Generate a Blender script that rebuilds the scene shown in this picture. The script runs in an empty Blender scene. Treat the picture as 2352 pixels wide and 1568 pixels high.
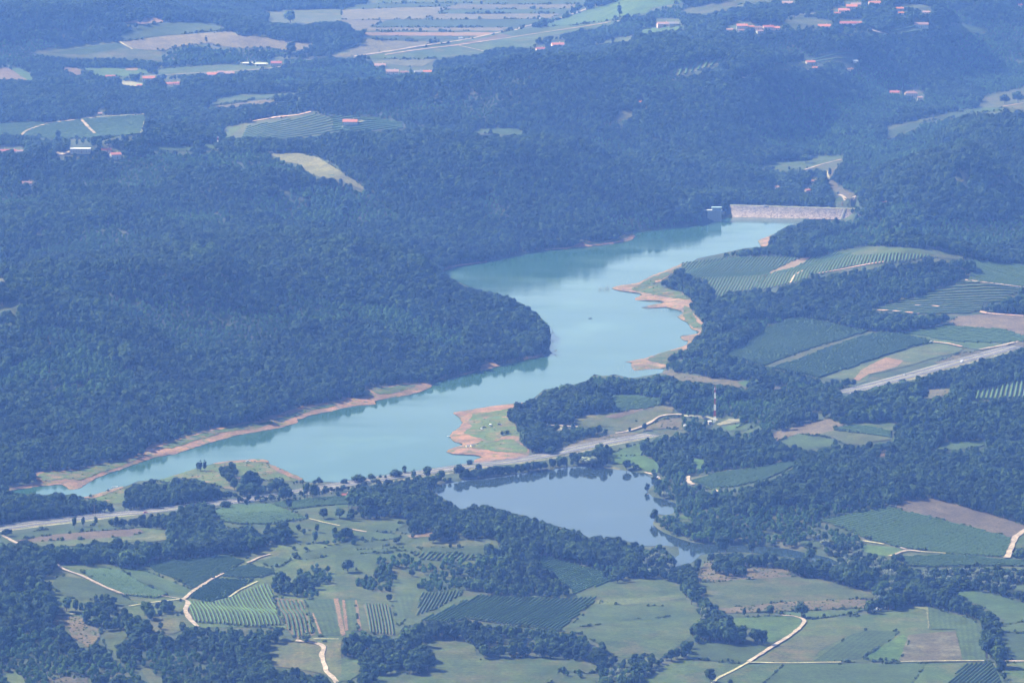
import bpy, bmesh, math, random
import numpy as np
from mathutils import Vector, Matrix
from mathutils.geometry import delaunay_2d_cdt
random.seed(7)
RNG = np.random.default_rng(11)
SC = bpy.context.scene
COL = SC.collection

# ------------------------------------------------------------ camera
CAM_H = 900.0
PITCH = math.radians(9.0)
HFOV = math.radians(12.0)
cam_d = bpy.data.cameras.new("camera")
cam_d.sensor_width = 36
cam_d.lens = 18 / math.tan(HFOV / 2)
cam_d.clip_start = 10
cam_d.clip_end = 60000
cam = bpy.data.objects.new("camera", cam_d)
cam.location = (0, 0, CAM_H)
cam.rotation_euler = (math.pi / 2 - PITCH, 0, 0)
COL.objects.link(cam)
SC.camera = cam

# ------------------------------------------------------------ world and sun
SUN_DIR = Vector((-0.68, 0.30, 0.68)).normalized()      # towards the sun: left and a little beyond the valley
SUN_EL = math.asin(SUN_DIR.z)
w = bpy.data.worlds.new("World")
SC.world = w
w.use_nodes = True
nt = w.node_tree
nt.nodes.clear()
sky = nt.nodes.new('ShaderNodeTexSky')
sky.sky_type = 'NISHITA'
sky.sun_disc = False
sky.sun_elevation = SUN_EL
sky.sun_rotation = math.atan2(SUN_DIR.x, SUN_DIR.y)
sky.altitude = 300
sky.dust_density = 1.5
bg = nt.nodes.new('ShaderNodeBackground')
bg.inputs['Strength'].default_value = 0.065
wo = nt.nodes.new('ShaderNodeOutputWorld')
nt.links.new(sky.outputs[0], bg.inputs[0])
nt.links.new(bg.outputs[0], wo.inputs[0])
sd = bpy.data.lights.new("sun", 'SUN')
sd.energy = 4.9
sd.angle = math.radians(0.5)
sd.color = (1.0, 0.95, 0.88)
so = bpy.data.objects.new("sun", sd)
so.rotation_euler = SUN_DIR.to_track_quat('Z', 'Y').to_euler()
so.location = (0, 5000, 1500)
COL.objects.link(so)
SC.view_settings.view_transform = 'Standard'
SC.view_settings.look = 'None'
SC.view_settings.exposure = 1.58
SC.view_settings.gamma = 1
SC.cycles.max_bounces = 5
SC.cycles.diffuse_bounces = 2
SC.cycles.glossy_bounces = 2
SC.cycles.transmission_bounces = 2
SC.cycles.volume_bounces = 0
SC.cycles.use_denoising = True
SC.cycles.denoising_prefilter = 'ACCURATE'

HAZE_DENS = 5.0e-5
HAZE_COL = (0.155, 0.34, 1.0)

# ------------------------------------------------------------ pixel geometry (photo measured at 2352 x 1568)
F = 1176 / math.tan(HFOV / 2)
SP, CP = math.sin(PITCH), math.cos(PITCH)

def ray(u, v):
    u = np.asarray(u, float); v = np.asarray(v, float)
    x = u - 1176
    y = CP * F + SP * (784 - v)
    z = -SP * F + CP * (784 - v)
    return x, y, z

def project(x, y, z):
    dz = z - CAM_H
    f = y * CP - dz * SP
    up = y * SP + dz * CP
    return 1176 + F * x / f, 784 - F * up / f

def flat(u, v, z=0.0):
    x, y, dz = ray(u, v)
    t = (z - CAM_H) / dz
    return x * t, y * t

def T(c, r, s):
    """points read off one of the nine enlarged tiles of the photo"""
    n = [float(q) for q in s.replace(',', ' ').split()]
    return [(784 * c + n[i] / 3, 522.67 * r + n[i + 1] / 3) for i in range(0, len(n), 2)]

# ------------------------------------------------------------ water outlines
LAKE = (T(0, 2, "62,255 150,228 260,214 430,198 480,238 555,225 600,190 700,140 850,90 960,50 1060,15") +
        T(0, 1, "1200,1560 1350,1510 1480,1470 1650,1425 1800,1400 1950,1372 2040,1345 2050,1322 2150,1290 2250,1270") +
        T(1, 1, "0,1240 100,1225 235,1217 228,1195 330,1170 480,1150 600,1110 660,1060 790,1025 950,990 1090,957 1260,912 1400,887 1455,866 "
                "1430,840 1437,760 1425,690 1390,640 1340,590 1260,540 1150,480 1020,445 940,435 840,390 760,350 700,322 "
                "700,303 800,267 1000,238 1200,193 1410,157 1550,147 1750,132 1900,107 2000,85 2025,62 2000,38 2100,25 2352,-5") +
        T(2, 0, "120,1545 180,1535 260,1512 350,1496 790,1505 865,1503 790,1540 700,1568") +
        T(2, 1, "650,33 600,58 520,90 528,112 545,135 430,142 360,157 250,182 100,212 70,237 0,247") +
        T(1, 1, "2250,292 2130,337 2050,382 1900,402 1860,420 1900,435 2060,457 2082,470 2020,490 2040,502 2200,507 2225,520 2130,535 "
                "2062,550 2100,560 2240,550 2340,575 2360,600 2310,610") +
        T(2, 1, "0,640 30,650 60,700 110,722 100,735 0,742 -20,755 0,775 40,782 35,800 0,822") +
        T(1, 1, "2200,865 2080,905 1950,925 2000,928 2000,960 2030,985 2100,975 2230,965 2210,1000 2100,1020 2000,1038 1880,1010 "
                "1810,1025 1740,1010 1690,1060 1560,1090 1490,1110 1400,1112 1330,1170 1250,1208 1180,1213 1000,1235 880,1255 772,1275 "
                "812,1312 832,1340 820,1370 765,1410 742,1440 770,1472 835,1492 830,1502 745,1528 722,1546 765,1562") +
        T(1, 2, "930,2 962,15 950,22 910,40 860,68 700,95 620,103 440,112 320,160 200,166 60,182 0,190") +
        T(0, 2, "2280,182 2160,187 2100,182 2080,160 1950,100 1860,62 1850,38 1800,27 1600,37 1450,62 1300,107 1200,142 1100,170 "
                "950,177 880,207 850,217 760,237 600,290 560,292 480,272 330,270 140,268"))
ISLET = T(0, 2, "1045,163 1080,140 1110,126 1148,118 1140,132 1090,160")
POND = (T(1, 2, "600,215 760,190 850,170 960,165 1100,147 1200,132 1300,117 1400,102 1500,90 1600,76 1700,80 1800,87 1900,97 2000,112 "
                "2090,122 2140,150 2150,200 2110,250 2150,287 2240,300 2310,330 2300,400 2230,410 2180,402 2150,470 2190,512 2250,542 2345,578") +
        T(2, 2, "80,602 200,614 400,622 600,627 720,642 850,672 1000,702 1092,742 1060,768 900,722 740,700 640,690 500,672 400,662 240,668 130,682 60,740 0,752") +
        T(1, 2, "2300,765 2280,720 2330,680 2320,627 2200,620 2050,627 2020,600 1950,590 1900,567 1750,562 1720,577 1640,527 1500,490 "
                "1400,460 1290,432 1270,412 1230,407 1200,420 1150,387 1060,362 980,347 870,362 840,382 780,342 700,292 630,250"))

# ------------------------------------------------------------ terrain
def seg_dist(px, py, poly):
    """unsigned distance to a closed outline, and inside mask"""
    d2 = np.full(px.shape, 1e18)
    ins = np.zeros(px.shape, bool)
    n = len(poly)
    for i in range(n):
        x1, y1 = poly[i]; x2, y2 = poly[(i + 1) % n]
        dx, dy = x2 - x1, y2 - y1
        L = dx * dx + dy * dy + 1e-9
        t = np.clip(((px - x1) * dx + (py - y1) * dy) / L, 0, 1)
        d2 = np.minimum(d2, (px - x1 - t * dx) ** 2 + (py - y1 - t * dy) ** 2)
        c = (y1 > py) != (y2 > py)
        ins ^= c & (px < (x2 - x1) * (py - y1) / (y2 - y1 + 1e-12) + x1)
    return np.sqrt(d2), ins

def vnoise(x, y, wl, seed):
    r = np.random.default_rng(seed)
    tab = r.uniform(-1, 1, (256, 256))
    a = x / wl + 31.7; b = y / wl + 17.3
    i = np.floor(a).astype(int); j = np.floor(b).astype(int)
    fx = a - i; fy = b - j
    fx = fx * fx * fx * (fx * (fx * 6 - 15) + 10); fy = fy * fy * fy * (fy * (fy * 6 - 15) + 10)
    g = lambda p, q: tab[p & 255, q & 255]
    return ((g(i, j) * (1 - fx) + g(i + 1, j) * fx) * (1 - fy) + (g(i, j + 1) * (1 - fx) + g(i + 1, j + 1) * fx) * fy)

HILLS = [  # height m, photo position of the foot of the summit, radius across, radius along the view
    (62, 60, 860, 260, 330), (55, 420, 760, 230, 300), (48, 760, 700, 210, 260), (30, 1060, 745, 130, 140),
    (55, 200, 520, 400, 420), (45, 780, 500, 340, 320), (40, 1250, 480, 300, 230), (58, 300, 120, 600, 500), (25, 100, 260, 500, 250),
    (55, 1050, 330, 380, 330), (62, 1500, 300, 330, 420), (75, 1900, 190, 380, 480), (105, 2300, 60, 500, 700), (60, 1650, 60, 400, 500),
    (85, 2330, 390, 260, 380), (60, 2160, 520, 200, 220), (22, 1850, 660, 190, 170), (26, 2200, 700, 260, 260), (12, 1750, 860, 160, 150),
    (14, 1420, 960, 130, 90), (22, 2250, 1010, 260, 220), (18, 1850, 1180, 200, 160), (16, 700, 1240, 160, 120), (18, 40, 1400, 130, 150),
    (14, 1080, 1260, 120, 100), (10, 1250, 1500, 200, 120), (10, 500, 1480, 160, 100),
]
FLATS = [  # level ground: photo position, radius across, radius along, how flat
    (700, 40, 420, 650, 1.0), (1050, 40, 380, 650, 1.0), (250, 180, 330, 260, 0.7), (1900, 400, 120, 260, 1.0), (1960, 330, 110, 250, 0.8), (2130, 240, 120, 220, .7), (2330, 190, 120, 250, .6),
]
_lake_w = [tuple(float(q) for q in flat(u, v)) for u, v in LAKE]
_pond_w = [tuple(float(q) for q in flat(u, v)) for u, v in POND]
_isl_w = [tuple(float(q) for q in flat(u, v)) for u, v in ISLET]

def axis(lo, hi, step, far_lo, far_hi, grow=1.35):
    a = list(np.arange(lo, hi + .1, step))
    s = step; x = a[0]
    while x > far_lo:
        s *= grow; x -= s; a.insert(0, x)
    s = step; x = a[-1]
    while x < far_hi:
        s *= grow; x += s; a.append(x)
    return np.array(a)
GX = axis(-1400, 1400, 10.0, -5000, 5000)
GY = axis(3500, 11900, 10.0, 600, 17500)
XX, YY = np.meshgrid(GX, GY, indexing='ij')

def build_height():
    A = np.full(XX.shape, 5.0)
    for h, u, v, sx, sy in HILLS:
        cx, cy = flat(u, v)
        A = A + h * np.exp(-(((XX - cx) / sx) ** 2 + ((YY - cy) / sy) ** 2))
    fl = np.zeros(XX.shape)
    for u, v, sx, sy, k in FLATS:
        cx, cy = flat(u, v)
        fl = np.maximum(fl, k * np.exp(-(((XX - cx) / sx) ** 2 + ((YY - cy) / sy) ** 2) ** 2))
    far = np.clip((YY - 11400) / 3000, 0, 1)
    A = A + far * 60
    A = A * (1 - fl)
    m = np.clip((A - 12) / 45, 0.0, 1) 
    n = 0.62 * vnoise(XX, YY, 380, 1) + 0.38 * vnoise(XX + .4 * YY, YY, 190, 2)
    rid = 1 - np.abs(vnoise(XX - .3 * YY, YY, 420, 5)) * 2
    rid2 = 1 - np.abs(vnoise(XX + .5 * YY, YY * .8, 210, 8)) * 2
    A = A + m * (31 * n + 30 * rid + 13 * rid2) + (1 - fl) * (1.6 * vnoise(XX, YY, 140, 4) + 1.5)
    A = A + m * 2.5 * vnoise(XX, YY, 75, 6)
    A = np.maximum(A, 0.5)
    d1, i1 = seg_dist(XX, YY, _lake_w)
    d2, i2 = seg_dist(XX, YY, _pond_w)
    d3, i3 = seg_dist(XX, YY, _isl_w)
    d = np.minimum(d1, d2); ins = i1 | i2
    Z = A * (1 - np.exp(-d / 75.0)) + 0.7 * np.clip(d / 6, 0, 1)
    Z = np.where(ins, -np.minimum(0.25 * d, 5.0) - 0.05, Z)
    Z = np.where(i3, np.minimum(0.6, d3 * .2), Z)
    return Z, d, ins
ZZ, DW, INW = build_height()

def rasterise(polys, sc=0.5, pad=160):
    W = int((2352 + 2 * pad) * sc); H = int((1568 + 2 * pad) * sc)
    m = np.zeros((H, W), bool)
    for p in polys:
        P_ = np.array(p, float) * sc + pad * sc
        x0 = max(0, int(P_[:, 0].min())); x1 = min(W, int(P_[:, 0].max()) + 2)
        y0 = max(0, int(P_[:, 1].min())); y1 = min(H, int(P_[:, 1].max()) + 2)
        if x1 <= x0 or y1 <= y0: continue
        gx, gy = np.meshgrid(np.arange(x0, x1) + .5, np.arange(y0, y1) + .5)
        c = np.zeros(gx.shape, bool)
        for i in range(len(P_)):
            ax, ay = P_[i]; bx, by = P_[(i + 1) % len(P_)]
            if ay == by: continue
            k = (ay > gy) != (by > gy)
            c ^= k & (gx < (bx - ax) * (gy - ay) / (by - ay) + ax)
        m[y0:y1, x0:x1] |= c
    return m
class PixMask:
    def __init__(self, polys, sc=0.5, pad=160):
        self.m = rasterise(polys, sc, pad); self.sc = sc; self.pad = pad
    def __call__(self, u, v):
        c = np.clip(((u + self.pad) * self.sc).astype(int), 0, self.m.shape[1] - 1)
        r = np.clip(((v + self.pad) * self.sc).astype(int), 0, self.m.shape[0] - 1)
        return self.m[r, c]
# keep high ground from rising in front of the open water
_wm = PixMask([LAKE, POND, T(2, 0, "330,1412 1185,1440 1185,1512 345,1500")])
for _ in range(25):
    th = np.where(DW > 18, 9.0, 1.0)
    u, v = project(XX, YY, ZZ + th)
    hid = _wm(u, v) & ~INW & (ZZ > 1.2)
    inv_ = (u > -60) & (u < 2412) & (v > -20) & (v < 1600)
    hid &= inv_
    if not hid.any(): break
    k = hid.astype(float)
    for _s in range(2):
        k = np.maximum(k, 0.9 * np.maximum.reduce([np.roll(k, 1, 0), np.roll(k, -1, 0), np.roll(k, 1, 1), np.roll(k, -1, 1)]))
    ZZ = np.where(INW, ZZ, ZZ * (1 - 0.16 * k))

_dam_foot = [tuple(float(q) for q in flat(u, v, h)) for (u, v), h in zip(T(2, 0, "290,1410 1215,1438 1215,1512 330,1500"), (12, 12, 0, 0))]
_dd, _di = seg_dist(XX, YY, _dam_foot)
_back = np.exp(-np.clip(_dd, 0, None) / 40.0)
ZZ = np.where(_di | (_dd < 12), np.minimum(ZZ, -3.0), ZZ)
_vl = [(1700, 462), (1830, 466), (1950, 462), (1925, 425), (1905, 395), (1960, 362), (2060, 310), (2150, 262), (2250, 225), (2420, 190)]
_vw = [tuple(float(q) for q in flat(u, v)) for u, v in _vl]
_vd, _ = seg_dist(XX, YY, _vw + _vw[-2:0:-1])
_vf = np.clip((_vd - 55) / 190, 0, 1); _vf = _vf * _vf * (3 - 2 * _vf)
ZZ = np.where(_di | (_dd < 12) | INW, ZZ, ZZ * (.03 + .97 * _vf) + 1.0 * (1 - _vf))

def _blur(a, k):
    for ax in (0, 1):
        p = np.concatenate([np.repeat(np.take(a, [0], ax), k, ax), a, np.repeat(np.take(a, [-1], ax), k, ax)], ax)
        c = np.cumsum(p, ax); n_ = a.shape[ax]; w_ = 2 * k
        a = (np.take(c, range(w_, w_ + n_), ax) - np.take(c, range(0, n_), ax)) / w_
    return a
REL = ZZ - _blur(_blur(ZZ, 7), 7)
def relief(x, y):
    i = np.clip(np.searchsorted(GX, x), 0, len(GX) - 1); j = np.clip(np.searchsorted(GY, y), 0, len(GY) - 1)
    return REL[i, j]

def height(x, y):
    x = np.asarray(x, float); y = np.asarray(y, float)
    i = np.clip(np.searchsorted(GX, x) - 1, 0, len(GX) - 2)
    j = np.clip(np.searchsorted(GY, y) - 1, 0, len(GY) - 2)
    fx = np.clip((x - GX[i]) / (GX[i + 1] - GX[i]), 0, 1)
    fy = np.clip((y - GY[j]) / (GY[j + 1] - GY[j]), 0, 1)
    return (ZZ[i, j] * (1 - fx) * (1 - fy) + ZZ[i + 1, j] * fx * (1 - fy) + ZZ[i, j + 1] * (1 - fx) * fy + ZZ[i + 1, j + 1] * fx * fy)

def hit(u, v):
    """where the line of sight through a photo point meets the ground"""
    u = np.atleast_1d(np.asarray(u, float)); v = np.atleast_1d(np.asarray(v, float))
    dx, dy, dz = ray(u, v)
    s = 1 / dy; dx = dx * s; dz = dz * s
    y = np.full(u.shape, 3500.0)
    zmax = ZZ.max() + 5
    y = np.maximum((zmax - CAM_H) / dz, 3000.0)
    done = np.zeros(u.shape, bool)
    lo = y.copy(); hi = y.copy()
    for _ in range(1500):
        yn = np.where(done, y, y + 6.0)
        below = (CAM_H + dz * yn) <= height(dx * yn, yn)
        new = below & ~done
        lo = np.where(new, y, lo); hi = np.where(new, yn, hi)
        done |= below
        y = yn
        if done.all(): break
    for _ in range(12):
        m = (lo + hi) / 2
        b = (CAM_H + dz * m) <= height(dx * m, m)
        hi = np.where(b, m, hi); lo = np.where(b, lo, m)
    return dx * hi, hi, height(dx * hi, hi)
def hit1(u, v):
    x, y, z = hit(u, v)
    return Vector((float(x[0]), float(y[0]), float(z[0])))
# ------------------------------------------------------------ helpers for objects
def tag(o, label=None, cat=None, group=None, kind=None):
    if label: o['label'] = label
    if cat: o['category'] = cat
    if group: o['group'] = group
    if kind: o['kind'] = kind
    return o

def mesh_obj(name, verts, faces, mat=None, parent=None, smooth=False, mats=None, mi=None):
    me = bpy.data.meshes.new(name)
    verts = np.asarray(verts, np.float32).reshape(-1, 3)
    me.from_pydata(verts.tolist(), [], [tuple(f) for f in faces])
    for m_ in (mats or ([mat] if mat else [])): me.materials.append(m_)
    if mi is not None: me.polygons.foreach_set('material_index', np.asarray(mi, np.int32))
    if smooth: me.polygons.foreach_set('use_smooth', np.ones(len(me.polygons), bool))
    me.update()
    o = bpy.data.objects.new(name, me)
    COL.objects.link(o)
    if parent: o.parent = parent
    return o

def grid_mesh(name, V, nx, ny, mat, smooth=True):
    """V: (nx*ny,3), fast quad grid"""
    me = bpy.data.meshes.new(name)
    idx = np.arange(nx * ny).reshape(nx, ny)
    q = np.stack([idx[:-1, :-1], idx[1:, :-1], idx[1:, 1:], idx[:-1, 1:]], -1).reshape(-1, 4)
    me.vertices.add(nx * ny); me.vertices.foreach_set('co', V.astype(np.float32).ravel())
    me.loops.add(q.size); me.loops.foreach_set('vertex_index', q.ravel().astype(np.int32))
    me.polygons.add(len(q)); me.polygons.foreach_set('loop_start', np.arange(0, q.size, 4, dtype=np.int32))
    me.materials.append(mat)
    me.update(calc_edges=True)
    if smooth: me.polygons.foreach_set('use_smooth', np.ones(len(q), bool))
    o = bpy.data.objects.new(name, me)
    COL.objects.link(o)
    return o

class MB:
    """collects boxes, tubes and prisms into one mesh"""
    def __init__(s): s.v = []; s.f = []; s.M = Matrix.Identity(4)
    def add(s, vs, fs):
        b = len(s.v)
        s.v += [tuple(s.M @ Vector(p)) for p in vs]
        s.f += [tuple(b + i for i in f) for f in fs]
        return s
    def box(s, x0, x1, y0, y1, z0, z1):
        return s.add([(x0, y0, z0), (x1, y0, z0), (x1, y1, z0), (x0, y1, z0), (x0, y0, z1), (x1, y0, z1), (x1, y1, z1), (x0, y1, z1)],
                     [(3, 2, 1, 0), (4, 5, 6, 7), (0, 1, 5, 4), (1, 2, 6, 5), (2, 3, 7, 6), (3, 0, 4, 7)])
    def tube(s, p, q, r, r2=None, n=6):
        p, q = Vector(p), Vector(q); r2 = r if r2 is None else r2
        d = (q - p).normalized(); a = d.orthogonal().normalized(); b = d.cross(a)
        vs = []
        for c, rr in ((p, r), (q, r2)):
            for k in range(n):
                t = 2 * math.pi * k / n
                vs.append(tuple(c + (a * math.cos(t) + b * math.sin(t)) * rr))
        fs = [(k, (k + 1) % n, n + (k + 1) % n, n + k) for k in range(n)] + [tuple(range(n - 1, -1, -1)), tuple(range(n, 2 * n))]
        return s.add(vs, fs)
    def prism(s, prof, x0, x1):
        n = len(prof)
        vs = [(x0, y, z) for y, z in prof] + [(x1, y, z) for y, z in prof]
        fs = [(k, (k + 1) % n, n + (k + 1) % n, n + k) for k in range(n)] + [tuple(range(n - 1, -1, -1)), tuple(range(n, 2 * n))]
        return s.add(vs, fs)
    def build(s, name, mat, parent=None, smooth=False):
        return mesh_obj(name, s.v, s.f, mat, parent, smooth)

def empty(name, loc, rz=0):
    o = bpy.data.objects.new(name, None)
    o.location = loc; o.rotation_euler = (0, 0, rz)
    o.empty_display_size = 2
    COL.objects.link(o)
    return o

def copy_tree(o, parent=None):
    c = o.copy(); COL.objects.link(c); c.parent = parent
    for ch in o.children:
        copy_tree(ch, c)
    return c

# ------------------------------------------------------------ materials
def newmat(name):
    m = bpy.data.materials.new(name); m.use_nodes = True
    n = m.node_tree.nodes; l = m.node_tree.links
    b = n.get('Principled BSDF')
    b.inputs['Roughness'].default_value = 0.9
    b.inputs['Specular IOR Level'].default_value = 0.15
    return m, n, l, b

def plain(name, c, rough=0.7, spec=0.3, metal=0.0, var=0.12, scale=0.6):
    m, n, l, b = newmat(name)
    tc = n.new('ShaderNodeNewGeometry'); no = n.new('ShaderNodeTexNoise'); no.inputs['Scale'].default_value = scale
    l.new(tc.outputs['Position'], no.inputs['Vector'])
    mx = n.new('ShaderNodeMix'); mx.data_type = 'RGBA'
    mx.inputs[6].default_value = (*[q * (1 - var) for q in c], 1); mx.inputs[7].default_value = (*[min(1, q * (1 + var)) for q in c], 1)
    l.new(no.outputs[0], mx.inputs[0]); l.new(mx.outputs[2], b.inputs['Base Color'])
    b.inputs['Roughness'].default_value = rough; b.inputs['Specular IOR Level'].default_value = spec; b.inputs['Metallic'].default_value = metal
    return m

def ramp(n, fac_socket, l, stops):
    r = n.new('ShaderNodeValToRGB')
    while len(r.color_ramp.elements) < len(stops): r.color_ramp.elements.new(0.5)
    for e, (p, c) in zip(r.color_ramp.elements, stops): e.position = p; e.color = (*c, 1)
    l.new(fac_socket, r.inputs[0])
    return r.outputs[0]

def noise(n, l, vec, scale, detail=4, rough=0.55):
    t = n.new('ShaderNodeTexNoise'); t.inputs['Scale'].default_value = scale; t.inputs['Detail'].default_value = detail
    t.inputs['Roughness'].default_value = rough
    l.new(vec, t.inputs['Vector'])
    return t.outputs[0]

def mixc(n, l, fac, a, b, mode='MIX'):
    m = n.new('ShaderNodeMix'); m.data_type = 'RGBA'; m.blend_type = mode
    for s, k in ((fac, 0), (a, 6), (b, 7)):
        if hasattr(s, 'type'): l.new(s, m.inputs[k])
        elif k == 0: m.inputs[0].default_value = s
        else: m.inputs[k].default_value = (*s, 1)
    return m.outputs[2]

_gm = {}
def ground_mat(kind, c1, c2, c3=None, stripe=None, ang=0.0, big=0.012, fine=0.35):
    """open ground: two scales of patches, fine tufts, and optional working lines across the field"""
    key = (kind, c1, c2, c3, stripe, round(ang, 2))
    if key in _gm: return _gm[key]
    m, n, l, b = newmat(kind)
    g = n.new('ShaderNodeNewGeometry').outputs['Position']
    f1 = noise(n, l, g, big, 5, 0.6)
    f2 = noise(n, l, g, fine, 4, 0.75)
    base = ramp(n, f1, l, [(0.40, c1), (0.60, c2)])
    if c3 is not None:
        mp = n.new('ShaderNodeMapping'); mp.inputs['Location'].default_value = (311, 97, 0); l.new(g, mp.inputs[0])
        f3 = noise(n, l, mp.outputs[0], big * 2.3, 6, 0.68)
        k = n.new('ShaderNodeMapRange'); k.inputs[1].default_value = 0.5; k.inputs[2].default_value = 0.66; l.new(f3, k.inputs[0])
        base = mixc(n, l, k.outputs[0], base, c3)
    k2 = n.new('ShaderNodeMapRange'); k2.inputs[1].default_value = 0.3; k2.inputs[2].default_value = 0.7; k2.inputs[3].default_value = 0.55; k2.inputs[4].default_value = 1.45
    l.new(f2, k2.inputs[0])
    vm = n.new('ShaderNodeVectorMath'); vm.operation = 'SCALE'; l.new(base, vm.inputs[0]); l.new(k2.outputs[0], vm.inputs['Scale'])
    fm = noise(n, l, g, 0.055, 4, 0.65)
    km = n.new('ShaderNodeMapRange'); km.inputs[1].default_value = 0.3; km.inputs[2].default_value = 0.7; km.inputs[3].default_value = 0.72; km.inputs[4].default_value = 1.28
    l.new(fm, km.inputs[0])
    v3 = n.new('ShaderNodeVectorMath'); v3.operation = 'SCALE'; l.new(vm.outputs[0], v3.inputs[0]); l.new(km.outputs[0], v3.inputs['Scale'])
    out = v3.outputs[0]
    if stripe:
        mp = n.new('ShaderNodeMapping'); mp.inputs['Rotation'].default_value = (0, 0, -ang); l.new(g, mp.inputs[0])
        wv = n.new('ShaderNodeTexWave'); wv.bands_direction = 'Y'; wv.inputs['Scale'].default_value = 0.314 / stripe
        wv.inputs['Distortion'].default_value = 1.5; wv.inputs['Detail'].default_value = 2
        l.new(mp.outputs[0], wv.inputs['Vector'])
        k3 = n.new('ShaderNodeMapRange'); k3.inputs[3].default_value = 0.86 if stripe < 6 else 0.95; k3.inputs[4].default_value = 1.14 if stripe < 6 else 1.05; l.new(wv.outputs['Fac'], k3.inputs[0])
        vs = n.new('ShaderNodeVectorMath'); vs.operation = 'SCALE'; l.new(out, vs.inputs[0]); l.new(k3.outputs[0], vs.inputs['Scale'])
        out = vs.outputs[0]
    l.new(out, b.inputs['Base Color'])
    bp = n.new('ShaderNodeBump'); bp.inputs['Strength'].default_value = 0.6; bp.inputs['Distance'].default_value = 0.5
    l.new(f2, bp.inputs['Height']); l.new(bp.outputs[0], b.inputs['Normal'])
    _gm[key] = m
    return m

def leaf_mat(name, dark, mid, light, patch=True):
    m, n, l, b = newmat(name)
    oi = n.new('ShaderNodeObjectInfo')
    base = ramp(n, oi.outputs['Random'], l, [(0.0, dark), (0.5, mid), (0.96, light)])
    if patch:
        f = noise(n, l, oi.outputs['Location'], 0.017, 5, 0.75)
        k = n.new('ShaderNodeMapRange'); k.inputs[1].default_value = 0.36; k.inputs[2].default_value = 0.66
        k.inputs[3].default_value = 0.6; k.inputs[4].default_value = 1.5; l.new(f, k.inputs[0])
        vm = n.new('ShaderNodeVectorMath'); vm.operation = 'SCALE'; l.new(base, vm.inputs[0]); l.new(k.outputs[0], vm.inputs['Scale'])
        base = vm.outputs[0]
    g = n.new('ShaderNodeNewGeometry').outputs['Position']
    f2 = noise(n, l, g, 0.8, 2)
    k2 = n.new('ShaderNodeMapRange'); k2.inputs[1].default_value = 0.3; k2.inputs[2].default_value = 0.7; k2.inputs[3].default_value = 0.65; k2.inputs[4].default_value = 1.4
    l.new(f2, k2.inputs[0])
    vm = n.new('ShaderNodeVectorMath'); vm.operation = 'SCALE'; l.new(base, vm.inputs[0]); l.new(k2.outputs[0], vm.inputs['Scale'])
    l.new(vm.outputs[0], b.inputs['Base Color'])
    b.inputs['Roughness'].default_value = 0.85
    b.inputs['Specular IOR Level'].default_value = 0.1
    return m

M = {}
M['leaf'] = leaf_mat('broadleaf_foliage', (0.015, 0.032, 0.010), (0.024, 0.050, 0.014), (0.044, 0.078, 0.022))
M['leaf2'] = leaf_mat('young_foliage', (0.030, 0.068, 0.017), (0.040, 0.086, 0.021), (0.058, 0.112, 0.028))
M['willow'] = leaf_mat('willow_foliage', (0.11, 0.14, 0.09), (0.14, 0.17, 0.11), (0.17, 0.2, 0.13), patch=False)
M['shrub'] = leaf_mat('shrub_foliage', (0.045, 0.07, 0.025), (0.065, 0.10, 0.03), (0.10, 0.14, 0.05), patch=False)
M['vine'] = leaf_mat('vine_foliage', (0.045, 0.085, 0.028), (0.052, 0.095, 0.031), (0.06, 0.11, 0.036), patch=False)
M['vine2'] = leaf_mat('vine_foliage_dark', (0.026, 0.052, 0.019), (0.032, 0.062, 0.021), (0.042, 0.076, 0.026), patch=False)
M['bark'] = plain('bark', (0.10, 0.08, 0.06))
M['deadwood'] = plain('dead_wood', (0.16, 0.14, 0.12))
M['wood_floor'] = ground_mat('ground_cover', (0.025, 0.04, 0.016), (0.04, 0.055, 0.022), (0.06, 0.06, 0.03), None)
# ------------------------------------------------------------ open land, read off the nine tiles (col, row)
PAL = {
    'meadow': ((0.095, 0.150, 0.050), (0.140, 0.180, 0.062), (0.19, 0.18, 0.085)),
    'bright': ((0.10, 0.18, 0.045), (0.14, 0.215, 0.06), None),
    'dry': ((0.22, 0.21, 0.10), (0.28, 0.24, 0.12), (0.34, 0.24, 0.15)),
    'olive': ((0.125, 0.155, 0.062), (0.165, 0.18, 0.075), (0.23, 0.19, 0.10)),
    'plough': ((0.21, 0.155, 0.12), (0.26, 0.195, 0.15), None),
    'stubble': ((0.22, 0.19, 0.13), (0.26, 0.22, 0.15), None),
    'scrub': ((0.20, 0.16, 0.11), (0.27, 0.21, 0.13), (0.11, 0.14, 0.06)),
    'crop': ((0.075, 0.115, 0.040), (0.095, 0.14, 0.05), None),
    'midcrop': ((0.08, 0.13, 0.048), (0.11, 0.155, 0.058), None),
    'vineg': ((0.13, 0.15, 0.065), (0.17, 0.17, 0.08), None),
    'vineb': ((0.22, 0.18, 0.12), (0.25, 0.2, 0.13), None),
    'soil': ((0.46, 0.245, 0.17), (0.27, 0.17, 0.14), (0.13, 0.17, 0.06)),
    'shoregrass': ((0.13, 0.20, 0.055), (0.17, 0.21, 0.07), (0.38, 0.225, 0.14)),
    'yard': ((0.55, 0.47, 0.36), (0.62, 0.55, 0.44), None),
    'redyard': ((0.42, 0.25, 0.18), (0.36, 0.26, 0.18), None),
    'pale': ((0.24, 0.23, 0.12), (0.30, 0.27, 0.15), None),
    'specks': ((0.17, 0.16, 0.10), (0.22, 0.18, 0.12), (0.34, 0.31, 0.24)),
}
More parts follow.
